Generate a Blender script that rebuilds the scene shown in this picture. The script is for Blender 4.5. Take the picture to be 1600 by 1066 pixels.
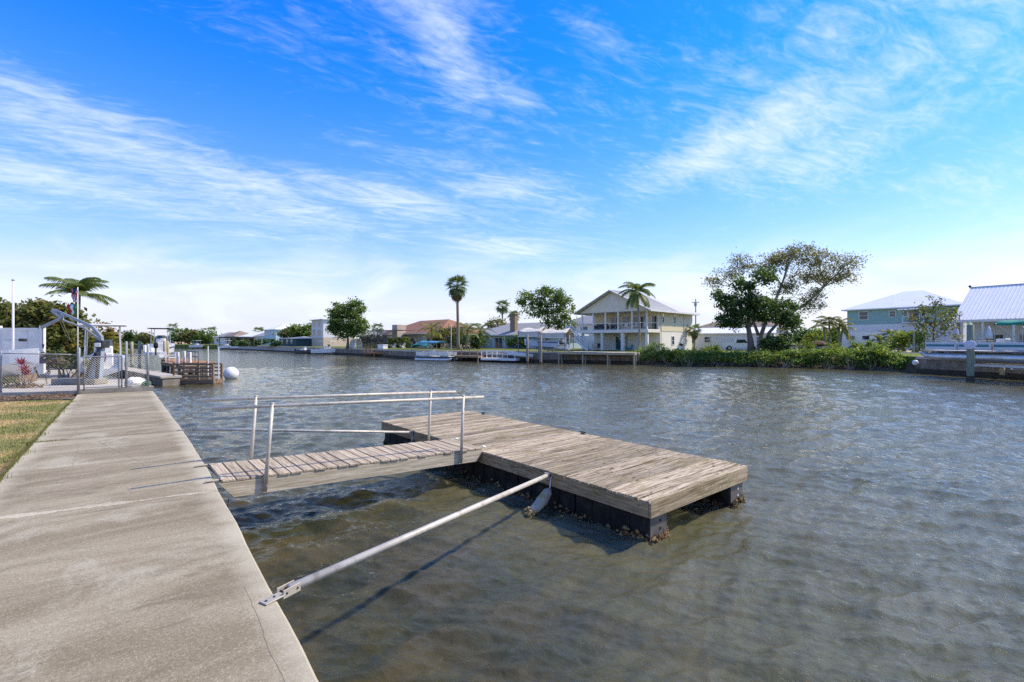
import bpy, math, random
import numpy as np
from mathutils import Vector, Matrix, Euler
R = math.radians
random.seed(7); rng = np.random.default_rng(11)
for o in list(bpy.data.objects): bpy.data.objects.remove(o)
scene = bpy.context.scene; col = scene.collection

# ---------------------------------------------------------------- camera
F = 750.0            # focal length in pixels of the 1600 px wide photograph
CZ = 2.944           # lens height above the water
cam_d = bpy.data.cameras.new('camera'); cam = bpy.data.objects.new('camera', cam_d); col.objects.link(cam)
cam.location = (0, 0, CZ); cam.rotation_euler = (R(90), 0, 0)
cam_d.sensor_width = 36.0; cam_d.lens = F * 36.0 / 1600.0; cam_d.clip_end = 6000; cam_d.clip_start = 0.05
scene.camera = cam

# ---------------------------------------------------------------- sky, sun, exposure
SUN_AZ, SUN_EL = 75.5, 47.0
def nd(nt, typ, **kw):
    n = nt.nodes.new(typ)
    for k, v in kw.items():
        if k.startswith('i_'):
            key = k[2:]; key = int(key) if key.isdigit() else key.replace('_', ' ')
            n.inputs[key].default_value = v
        else: setattr(n, k, v)
    return n
def lk(nt, a, b): nt.links.new(a, b)
class NX:
    """tiny expression helper for math nodes"""
    def __init__(s, nt): s.nt = nt
    def m(s, op, a, b=None, c=None, clamp=False):
        n = s.nt.nodes.new('ShaderNodeMath'); n.operation = op; n.use_clamp = clamp
        for i, x in enumerate((a, b, c)):
            if x is None: continue
            if isinstance(x, (int, float)): n.inputs[i].default_value = x
            else: s.nt.links.new(x, n.inputs[i])
        return n.outputs[0]
    def ss(s, x, lo, hi):
        n = s.nt.nodes.new('ShaderNodeMapRange'); n.interpolation_type = 'SMOOTHSTEP'
        n.inputs['From Min'].default_value = lo; n.inputs['From Max'].default_value = hi
        s.nt.links.new(x, n.inputs['Value']); return n.outputs[0]
    def comb(s, x, y, z=0.0):
        n = s.nt.nodes.new('ShaderNodeCombineXYZ')
        for i, v in enumerate((x, y, z)):
            if isinstance(v, (int, float)): n.inputs[i].default_value = v
            else: s.nt.links.new(v, n.inputs[i])
        return n.outputs[0]
    def noise(s, vec, scale, detail=4, rough=.55, dist=0.0):
        n = s.nt.nodes.new('ShaderNodeTexNoise')
        n.inputs['Scale'].default_value = scale; n.inputs['Detail'].default_value = detail
        n.inputs['Roughness'].default_value = rough; n.inputs['Distortion'].default_value = dist
        if vec is not None: s.nt.links.new(vec, n.inputs['Vector'])
        return n.outputs[0]
    def mix(s, fac, a, b, blend='MIX'):
        n = s.nt.nodes.new('ShaderNodeMix'); n.data_type = 'RGBA'; n.blend_type = blend
        if isinstance(fac, (int, float)): n.inputs[0].default_value = fac
        else: s.nt.links.new(fac, n.inputs[0])
        for i, v in ((6, a), (7, b)):
            if isinstance(v, (tuple, list)): n.inputs[i].default_value = tuple(v[:3]) + (1,)
            else: s.nt.links.new(v, n.inputs[i])
        return n.outputs[2]

world = bpy.data.worlds.new('World'); scene.world = world; world.use_nodes = True
wt = world.node_tree; wt.nodes.clear(); X = NX(wt)
sky = nd(wt, 'ShaderNodeTexSky', sky_type='NISHITA', sun_disc=False)
sky.sun_elevation = R(SUN_EL); sky.sun_rotation = R(SUN_AZ); sky.air_density = 1.0; sky.dust_density = 0.3; sky.ozone_density = 2.2
hs = nd(wt, 'ShaderNodeHueSaturation'); hs.inputs['Saturation'].default_value = 1.4; hs.inputs['Value'].default_value = 1.0; hs.inputs['Hue'].default_value = 0.5
lk(wt, sky.outputs[0], hs.inputs['Color'])
tc = nd(wt, 'ShaderNodeTexCoord'); sep = nd(wt, 'ShaderNodeSeparateXYZ'); lk(wt, tc.outputs['Generated'], sep.inputs[0])
dx, dy, dz = sep.outputs
az = X.m('ARCTAN2', dx, dy)                       # radians, 0 = straight ahead
az = X.m('SUBTRACT', X.m('PINGPONG', X.m('ADD', az, R(60)), R(120)), R(60))   # the same cirrus cover all round the sky
el = X.m('ARCSINE', dz)
def blob(px, py, la, lb, rot):
    """soft cirrus patch centred on a compass/elevation direction"""
    a0 = math.atan((px - 800) / F); e0 = math.atan((533 - py) / F * math.cos(a0))
    c, s_ = math.cos(R(rot)), math.sin(R(rot))
    u = X.m('SUBTRACT', az, a0); v = X.m('SUBTRACT', e0, el)      # v grows downwards like the picture
    p = X.m('ADD', X.m('MULTIPLY', u, c / la), X.m('MULTIPLY', v, s_ / la))
    q = X.m('SUBTRACT', X.m('MULTIPLY', v, c / lb), X.m('MULTIPLY', u, s_ / lb))
    d2 = X.m('ADD', X.m('MULTIPLY', p, p), X.m('MULTIPLY', q, q))
    return X.m('POWER', 2.718, X.m('MULTIPLY', d2, -1.0))
pats = [(150,215,.34,.060,14,1.0),(330,265,.30,.05,16,.9),(560,300,.22,.03,8,.8),(60,265,.25,.03,6,.6),
        (700,75,.17,.085,52,1.05),(790,140,.10,.05,40,.8),(820,300,.16,.04,8,.75),(640,240,.25,.03,6,.5),
        (1090,250,.17,.055,-18,1.1),(1230,170,.17,.06,-38,1.0),(1430,190,.30,.06,-14,.8),(1500,60,.30,.09,-10,1.0),
        (1350,110,.2,.06,-20,.7),(930,60,.13,.04,25,.55),(790,385,.13,.025,6,.75),(520,400,.05,.025,0,.5),(1560,260,.15,.05,-10,.5),
        (610,-110,.30,.15,50,1.0),(1520,-110,.40,.16,-12,1.0),(1000,-350,.50,.16,10,1.0),(180,-300,.50,.16,14,1.0)]  # overhead cirrus out of view, added to whiten the fill light
dens = None
for (px, py, la, lb, rt, wgt) in pats:
    b = X.m('MULTIPLY', blob(px, py, la, lb, rt), wgt)
    dens = b if dens is None else X.m('MAXIMUM', dens, b)
# wind-combed noise: cirrus plane at fixed height, streaks along the wind
pz = X.m('ADD', X.m('MAXIMUM', dz, 0.0), 0.12)
cx = X.m('DIVIDE', dx, pz); cy = X.m('DIVIDE', dy, pz)
wa = R(25)
cu = X.m('ADD', X.m('MULTIPLY', cx, math.cos(wa)), X.m('MULTIPLY', cy, math.sin(wa)))
cv = X.m('SUBTRACT', X.m('MULTIPLY', cy, math.cos(wa)), X.m('MULTIPLY', cx, math.sin(wa)))
wvec = X.comb(X.m('MULTIPLY', cu, 0.85), X.m('MULTIPLY', cv, 2.0))
n1 = X.noise(wvec, 2.4, 10, .66, 2.0)
n2 = X.noise(X.comb(X.m('MULTIPLY', cu, 2.6), X.m('MULTIPLY', cv, 6.0), 3.0), 2.6, 7, .65, 1.6)
n3 = X.noise(X.comb(cu, cv, 9.0), .55, 3, .5, .4)
tex = X.m('ADD', X.m('MULTIPLY', n1, .62), X.m('MULTIPLY', n2, .38))
base = X.m('MULTIPLY', X.ss(n3, .42, .75), .45)
cl = X.m('ADD', X.m('MULTIPLY', dens, .62), base)
cl = X.m('MULTIPLY', X.ss(X.m('ADD', X.m('MULTIPLY', tex, 1.25), X.m('MULTIPLY', cl, .62)), .72, 1.50), .86, clamp=True)
# low pale haze towards the horizon with soft cloud banks in it
bank = X.noise(X.comb(X.m('MULTIPLY', az, 2.2), X.m('MULTIPLY', el, 9.0)), 1.6, 6, .55, .3)
hz = X.m('ADD', el, X.m('MULTIPLY', X.m('SUBTRACT', bank, .5), -.20))
haze_f = X.m('MULTIPLY', X.m('SUBTRACT', 1.0, X.ss(hz, .02, .23)), .90)
veil = X.m('MULTIPLY', X.m('SUBTRACT', 1.0, X.ss(el, .08, .55)), .24)
haze_f = X.m('MAXIMUM', haze_f, veil)
tint = X.mix(1.0, hs.outputs[0], X.mix(X.ss(el, .02, .50), (1.05, .76, .88), (.26, .78, 1.26)), 'MULTIPLY')
skyc = X.mix(haze_f, tint, (3.0, 3.3, 3.85))
puff = X.noise(X.comb(X.m('MULTIPLY', az, 3.0), X.m('MULTIPLY', el, 11.0), 4.0), 1.5, 7, .58, .5)
band = X.m('MULTIPLY', X.ss(el, .0, .05), X.m('SUBTRACT', 1.0, X.ss(el, .08, .23)))
pf = X.m('MULTIPLY', X.m('MULTIPLY', X.ss(puff, .42, .66), band), .75)
skyc = X.mix(pf, skyc, (3.8, 4.1, 4.5))
skyc = X.mix(cl, skyc, (4.0, 4.3, 4.75))
bg = nd(wt, 'ShaderNodeBackground'); bg.inputs['Strength'].default_value = 0.122
lk(wt, skyc, bg.inputs['Color']); wo = nd(wt, 'ShaderNodeOutputWorld'); lk(wt, bg.outputs[0], wo.inputs[0])

sd = bpy.data.lights.new('sun', 'SUN'); sd.energy = 2.75; sd.angle = R(2.4); sd.color = (1.0, .87, .65)
sun = bpy.data.objects.new('sun', sd); col.objects.link(sun)
sdir = Vector((math.sin(R(SUN_AZ)) * math.cos(R(SUN_EL)), math.cos(R(SUN_AZ)) * math.cos(R(SUN_EL)), math.sin(R(SUN_EL))))
sun.rotation_euler = sdir.to_track_quat('Z', 'Y').to_euler(); sun.location = (40, 10, 60)
scene.view_settings.view_transform = 'Standard'; scene.view_settings.look = 'None'
scene.view_settings.exposure = 1.10; scene.view_settings.gamma = 1.0; scene.view_settings.use_curve_mapping = False
scene.render.engine = 'CYCLES'; scene.cycles.use_denoising = False
scene.cycles.sample_clamp_direct = 1.0; scene.cycles.sample_clamp_indirect = 6.0
scene.cycles.max_bounces = 6; scene.cycles.diffuse_bounces = 3; scene.cycles.glossy_bounces = 3; scene.cycles.transmission_bounces = 4
scene.cycles.transparent_max_bounces = 6; scene.cycles.caustics_reflective = False; scene.cycles.caustics_refractive = False

# ---------------------------------------------------------------- layout helpers
LAND = 1.47            # far bank above the water
WALK = 0.90            # our concrete walk above the water
U = 1.28               # metres per measuring unit of the near part
ANG = R(39.55); NN = Vector((math.cos(ANG), math.sin(ANG), 0)); DD = Vector((-math.sin(ANG), math.cos(ANG), 0))
def nd2w(n, d, z): return NN * n + DD * d + Vector((0, 0, z))
def at(px, Y, z=LAND): return Vector(((px - 800) / F * Y, Y, z))
def gy(py, z): return F * (CZ - z) / (py - 533)        # distance of a ground point seen at row py
def zy(py, Y): return CZ - (py - 533) / F * Y          # height seen at row py at distance Y

# ---------------------------------------------------------------- mesh builder
class MB:
    def __init__(s): s.v = []; s.f = []
    def add(s, vs, fs):
        b = len(s.v); s.v += [tuple(x) for x in vs]; s.f += [tuple(b + i for i in f) for f in fs]; return s
    def box(s, x0, x1, y0, y1, z0, z1):
        return s.add([(x0,y0,z0),(x1,y0,z0),(x1,y1,z0),(x0,y1,z0),(x0,y0,z1),(x1,y0,z1),(x1,y1,z1),(x0,y1,z1)],
                     [(0,3,2,1),(4,5,6,7),(0,1,5,4),(1,2,6,5),(2,3,7,6),(3,0,4,7)])
    def cbox(s, x0, x1, y0, y1, z0, z1, c=.006):
        """box with chamfered edges"""
        vs = []; idx = {}
        for ix, x in enumerate((x0, x1)):
            for iy, y in enumerate((y0, y1)):
                for iz, z in enumerate((z0, z1)):
                    sx, sy, sz = (1, -1)[ix], (1, -1)[iy], (1, -1)[iz]
                    for a in range(3):
                        p = [x + sx * c, y + sy * c, z + sz * c]; p[a] = (x, y, z)[a]
                        idx[(ix, iy, iz, a)] = len(vs); vs.append(tuple(p))
        fs = []
        for a in range(3):
            for sgn in (0, 1):
                o = [k for k in range(3) if k != a]; q = []
                for (i, j) in ((0,0),(1,0),(1,1),(0,1)):
                    key = [0,0,0]; key[a] = sgn; key[o[0]] = i; key[o[1]] = j; q.append(idx[tuple(key) + (a,)])
                flip = (sgn == 0) ^ (a == 1)
                fs.append(tuple(q[::-1]) if flip else tuple(q))
        for a in range(3):           # edges along axis a
            o = [k for k in range(3) if k != a]
            for i in (0, 1):
                for j in (0, 1):
                    k0 = [0,0,0]; k0[o[0]] = i; k0[o[1]] = j; k1 = k0[:]; k0[a] = 0; k1[a] = 1
                    fs.append((idx[tuple(k0)+(o[0],)], idx[tuple(k1)+(o[0],)], idx[tuple(k1)+(o[1],)], idx[tuple(k0)+(o[1],)]))
        for k in [(i,j,l) for i in (0,1) for j in (0,1) for l in (0,1)]:
            fs.append(tuple(idx[k+(a,)] for a in range(3)))
        return s.add(vs, fs)
    def beam(s, p, q, w, h, up=(0,0,1)):
        p = Vector(p); q = Vector(q); d = (q - p).normalized(); u = Vector(up)
        if abs(d.dot(u)) > .98: u = Vector((0, 1, 0))
        sd_ = d.cross(u).normalized(); u = sd_.cross(d).normalized()
        a = sd_ * w / 2; b = u * h / 2
        vs = [p-a-b, p+a-b, p+a+b, p-a+b, q-a-b, q+a-b, q+a+b, q-a+b]
        return s.add(vs, [(0,1,2,3),(7,6,5,4),(0,4,5,1),(1,5,6,2),(2,6,7,3),(3,7,4,0)])
    def path(s, pts, rad, n=8, cap=True):
        pts = [Vector(p) for p in pts]
        if isinstance(rad, (int, float)): rad = [rad] * len(pts)
        vs = []; fs = []; ref = None
        for i, p in enumerate(pts):
            t = (pts[min(i+1, len(pts)-1)] - pts[max(i-1, 0)]).normalized()
            if ref is None:
                ref = t.orthogonal().normalized()
            ref = (ref - t * ref.dot(t)); ref = ref.normalized() if ref.length > 1e-6 else t.orthogonal().normalized()
            bn = t.cross(ref)
            for k in range(n):
                a = 2 * math.pi * k / n
                vs.append(p + (ref * math.cos(a) + bn * math.sin(a)) * rad[i])
        for i in range(len(pts) - 1):
            for k in range(n):
                k2 = (k + 1) % n; fs.append((i*n+k, i*n+k2, (i+1)*n+k2, (i+1)*n+k))
        if cap: fs.append(tuple(range(n))[::-1]); fs.append(tuple((len(pts)-1)*n + k for k in range(n)))
        return s.add(vs, fs)
    def tube(s, p, q, r, n=8, r1=None): return s.path([p, q], [r, r if r1 is None else r1], n)
    def prism(s, poly, z0, z1):
        n = len(poly)
        vs = [(x, y, z0) for x, y in poly] + [(x, y, z1) for x, y in poly]
        fs = [tuple(range(n))[::-1], tuple(range(n, 2*n))] + [(i, (i+1) % n, n + (i+1) % n, n + i) for i in range(n)]
        return s.add(vs, fs)
    def prismx(s, poly, x0, x1):
        """polygon in y-z swept along x"""
        n = len(poly)
        vs = [(x0, y, z) for y, z in poly] + [(x1, y, z) for y, z in poly]
        fs = [tuple(range(n)), tuple(range(n, 2*n))[::-1]] + [(i, n + i, n + (i+1) % n, (i+1) % n) for i in range(n)]
        return s.add(vs, fs)
    def prismy(s, poly, y0, y1):
        n = len(poly)
        vs = [(x, y0, z) for x, z in poly] + [(x, y1, z) for x, z in poly]
        fs = [tuple(range(n)), tuple(range(n, 2*n))[::-1]] + [(i, n + i, n + (i+1) % n, (i+1) % n) for i in range(n)]
        return s.add(vs, fs)
    def ell(s, c, r, nu=12, nv=8, jit=0.0):
        cx_, cy_, cz_ = c; rx, ry, rz_ = (r, r, r) if isinstance(r, (int, float)) else r
        vs = [(cx_, cy_, cz_ - rz_)]
        for j in range(1, nv):
            t = math.pi * j / nv
            for i in range(nu):
                a = 2 * math.pi * i / nu; k = 1 + random.uniform(-jit, jit)
                vs.append((cx_ + rx*k*math.sin(t)*math.cos(a), cy_ + ry*k*math.sin(t)*math.sin(a), cz_ - rz_*k*math.cos(t)))
        vs.append((cx_, cy_, cz_ + rz_)); fs = []
        for i in range(nu): fs.append((0, 1 + (i+1) % nu, 1 + i))
        for j in range(nv - 2):
            for i in range(nu):
                a = 1 + j*nu + i; b = 1 + j*nu + (i+1) % nu; fs.append((a, b, b + nu, a + nu))
        top = len(vs) - 1; o = 1 + (nv-2)*nu
        for i in range(nu): fs.append((o + i, o + (i+1) % nu, top))
        return s.add(vs, fs)
    def mesh(s, name, smooth=False):
        me = bpy.data.meshes.new(name); me.from_pydata(s.v, [], s.f); me.validate(); me.update()
        import bmesh as _bm
        b = _bm.new(); b.from_mesh(me); _bm.ops.recalc_face_normals(b, faces=b.faces); b.to_mesh(me); b.free()
        if smooth: me.shade_smooth()
        return me
    def build(s, name, mat_, parent=None, smooth=False, loc=None, rot=None):
        return link(name, s.mesh(name, smooth), mat_, parent, loc, rot)
def link(name, me, mat_, parent=None, loc=None, rot=None):
    if mat_ is not None and not me.materials: me.materials.append(mat_)
    o = bpy.data.objects.new(name, me); col.objects.link(o)
    if parent is not None: o.parent = parent
    if loc is not None: o.location = loc
    if rot is not None: o.rotation_euler = rot
    return o
def B(): return MB()
def tag(o, label=None, cat=None, group=None, kind=None):
    for k, v in (('label', label), ('category', cat), ('group', group), ('kind', kind)):
        if v: o[k] = v
    return o
def thing(name, label, cat, loc=(0,0,0), rz=0.0, group=None):
    o = bpy.data.objects.new(name, None); col.objects.link(o); o.empty_display_size = .2
    o.location = loc; o.rotation_euler = (0, 0, rz); return tag(o, label, cat, group)
def copy_tree(o, parent=None):
    c = o.copy(); col.objects.link(c); c.parent = parent
    for ch in list(o.children): copy_tree(ch, c)
    return c

# ---------------------------------------------------------------- materials
MATS = {}
def new_mat(name):
    m = bpy.data.materials.new(name); m.use_nodes = True; nt = m.node_tree
    b = nt.nodes['Principled BSDF']; return m, nt, b, NX(nt)
def objvec(nt, X, spread=37.0):
    tc = nd(nt, 'ShaderNodeTexCoord'); oi = nd(nt, 'ShaderNodeObjectInfo')
    va = nd(nt, 'ShaderNodeVectorMath', operation='ADD'); lk(nt, tc.outputs['Object'], va.inputs[0])
    r = X.m('MULTIPLY', oi.outputs['Random'], spread); lk(nt, X.comb(r, r, r), va.inputs[1])
    return va.outputs[0], oi.outputs['Random']
def scalev(nt, v, s):
    n = nd(nt, 'ShaderNodeVectorMath', operation='MULTIPLY'); lk(nt, v, n.inputs[0]); n.inputs[1].default_value = s; return n.outputs[0]
def bumpn(nt, b, h, strength, dist=.02):
    n = nd(nt, 'ShaderNodeBump'); n.inputs['Strength'].default_value = strength; n.inputs['Distance'].default_value = dist
    lk(nt, h, n.inputs['Height']); lk(nt, n.outputs[0], b.inputs['Normal']); return n
def mat(name, c1, c2=None, sc=4.0, rough=.7, bump=0.0, bsc=None, metal=0.0, rnd=.0, stretch=(1,1,1), spec=.4, grime=None, det=5, lo=.35, hi=.68):
    """plain procedural surface: two-tone noise, optional grime blotches, per-object tone, bump"""
    if name in MATS: return MATS[name]
    m, nt, b, X = new_mat(name); v, r = objvec(nt, X)
    vs = scalev(nt, v, stretch)
    c2 = c2 or tuple(x * .82 for x in c1)
    f = X.ss(X.noise(vs, sc, det, .6), lo, hi)
    c = X.mix(f, c1, c2)
    if grime:
        gc, gs, lo_, hi_, amt = grime
        g = X.m('MULTIPLY', X.ss(X.noise(vs, gs, 6, .65, .5), lo_, hi_), amt); c = X.mix(g, c, gc)
    if rnd:
        k = X.m('ADD', X.m('MULTIPLY', r, 2 * rnd), 1 - rnd); c = X.mix(1.0, c, X.comb(k, k, k), 'MULTIPLY')
    lk(nt, c, b.inputs['Base Color']); b.inputs['Roughness'].default_value = rough; b.inputs['Metallic'].default_value = metal
    b.inputs['Specular IOR Level'].default_value = spec
    if bump: bumpn(nt, b, X.noise(vs, bsc or sc * 6, 5, .6), bump)
    MATS[name] = m; return m
def leaf_mat(name, cols, trans=.45, rough=.5):
    """foliage: every leaf (mesh island) picks its own tone"""
    if name in MATS: return MATS[name]
    m, nt, b, X = new_mat(name)
    g = nd(nt, 'ShaderNodeNewGeometry'); rp = nd(nt, 'ShaderNodeValToRGB'); lk(nt, g.outputs['Random Per Island'], rp.inputs[0])
    e = rp.color_ramp.elements
    while len(e) < len(cols): e.new(.5)
    for i, c in enumerate(cols): e[i].position = i / max(1, len(cols) - 1); e[i].color = tuple(c) + (1,)
    tc = nd(nt, 'ShaderNodeTexCoord'); f = X.ss(X.noise(tc.outputs['Object'], .6, 3), .3, .7)
    c = X.mix(f, rp.outputs[0], X.mix(1.0, rp.outputs[0], (.72, .80, .72), 'MULTIPLY'))
    lk(nt, c, b.inputs['Base Color']); b.inputs['Roughness'].default_value = rough; b.inputs['Specular IOR Level'].default_value = .35
    tr = nd(nt, 'ShaderNodeBsdfTranslucent'); lk(nt, X.mix(1.0, c, (1.5, 1.5, .75), 'MULTIPLY'), tr.inputs['Color'])
    mx = nd(nt, 'ShaderNodeMixShader'); mx.inputs[0].default_value = trans
    lk(nt, b.outputs[0], mx.inputs[1]); lk(nt, tr.outputs[0], mx.inputs[2])
    lk(nt, mx.outputs[0], nt.nodes['Material Output'].inputs['Surface']); MATS[name] = m; return m
def glass_mat(name, tintc=(.02,.03,.035), rough=.04):
    if name in MATS: return MATS[name]
    m, nt, b, X = new_mat(name); v, r = objvec(nt, X)
    k = X.noise(v, .8, 2); lk(nt, X.mix(k, tintc, tuple(x * 2.2 for x in tintc)), b.inputs['Base Color'])
    b.inputs['Roughness'].default_value = rough; b.inputs['Specular IOR Level'].default_value = .8; MATS[name] = m; return m

def wood_mat(name, dark, light, lichen, lich_amt=.5, axis=0, speck=.5, rnd=.18):
    """weathered plank: grain along the plank, checks, lichen film, dark spots"""
    m, nt, b, X = new_mat(name); v, r = objvec(nt, X)
    st = [26, 26, 26]; st[axis] = 1.3
    gv = scalev(nt, v, tuple(st)); g1 = X.noise(gv, 1.0, 6, .65, .6)
    st2 = [70, 70, 70]; st2[axis] = 2.2; g2 = X.noise(scalev(nt, v, tuple(st2)), 1.0, 4, .6)
    tone = X.ss(X.m('ADD', X.m('MULTIPLY', g1, .65), X.m('MULTIPLY', g2, .35)), .36, .62)
    c = X.mix(tone, dark, light)
    k = X.m('ADD', X.m('MULTIPLY', r, 2 * rnd), 1 - rnd); c = X.mix(1.0, c, X.comb(k, k, k), 'MULTIPLY')
    geo = nd(nt, 'ShaderNodeNewGeometry')
    lw = X.ss(X.noise(geo.outputs['Position'], 1.7, 7, .7, .4), .47, .62)
    lf = X.ss(X.noise(geo.outputs['Position'], 17, 4, .7), .40, .66)
    c = X.mix(X.m('MULTIPLY', X.m('MULTIPLY', lw, lf), lich_amt), c, lichen)
    st3 = [9, 9, 9]; st3[axis] = 3.0
    sp = X.ss(X.noise(scalev(nt, v, tuple(st3)), 2.2, 5, .7, .8), .56, .66); c = X.mix(X.m('MULTIPLY', sp, speck), c, tuple(x * .42 for x in dark))
    ck = X.ss(g2, .62, .70); c = X.mix(X.m('MULTIPLY', ck, .55), c, tuple(x * .35 for x in dark))
    lk(nt, c, b.inputs['Base Color']); b.inputs['Roughness'].default_value = .88; b.inputs['Specular IOR Level'].default_value = .2
    bumpn(nt, b, X.m('ADD', g1, X.m('MULTIPLY', g2, .8)), .55, .006); MATS[name] = m; return m

W_DECK = wood_mat('deck wood', (.115,.078,.044), (.55,.45,.31), (.23,.185,.055), .74, 0, .95, .30)
W_GANG = wood_mat('gangway wood', (.23,.17,.105), (.56,.46,.33), (.42,.38,.30), .35, 0, .35, .14)
W_FASC = wood_mat('fascia wood', (.20,.135,.072), (.52,.42,.27), (.20,.17,.055), .75, 0, .5, .05)
W_FASY = wood_mat('fascia wood side', (.20,.13,.07), (.46,.33,.19), (.19,.165,.045), .85, 1, .6, .05)
W_STR  = wood_mat('stringer wood', (.36,.285,.18), (.64,.55,.40), (.36,.33,.20), .5, 0, .25, .04)
W_BRN  = wood_mat('brown dock wood', (.16,.10,.06), (.36,.25,.16), (.22,.18,.10), .3, 0, .3, .15)
W_ORG  = wood_mat('orange dock wood', (.26,.12,.05), (.46,.24,.12), (.3,.2,.1), .2, 0, .3, .12)
W_GREY = wood_mat('grey pile wood', (.13,.12,.10), (.33,.31,.27), (.14,.17,.09), .5, 2, .4, .12)
W_PILEY = wood_mat('pale pile wood', (.26,.22,.14), (.46,.41,.29), (.2,.2,.1), .3, 2, .4, .1)
ALU = mat('aluminium pipe', (.60,.545,.45), (.47,.42,.34), 3, .5, 0, metal=.15, grime=((.27,.23,.17), 7, .50, .70, .7))
GALV = mat('galvanised steel', (.36,.37,.37), (.26,.27,.27), 6, .5, 0, metal=.5)
WHITE = mat('white paint', (.80,.78,.72), (.70,.68,.62), 2.5, .5, grime=((.45,.42,.36), 1.3, .58, .8, .4))
WPLAS = mat('white plastic', (.82,.80,.74), (.74,.72,.67), 3, .35)
BLACK = mat('black plastic', (.014,.013,.012), (.028,.026,.024), 5, .6, spec=.12, grime=((.07,.062,.052), 3, .5, .75, .6))
GFLOAT = mat('grey float skin', (.13,.12,.105), (.085,.078,.07), 5, .6, grime=((.05,.05,.05), 4, .52, .7, .7))
DARK = mat('dark metal', (.04,.04,.045), (.06,.06,.06), 5, .45, metal=.4)
GLASS = glass_mat('window glass'); GLASSB = glass_mat('blue window glass', (.06,.10,.13), .06)
TEALG = glass_mat('teal door glass', (.01,.05,.06))
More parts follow.
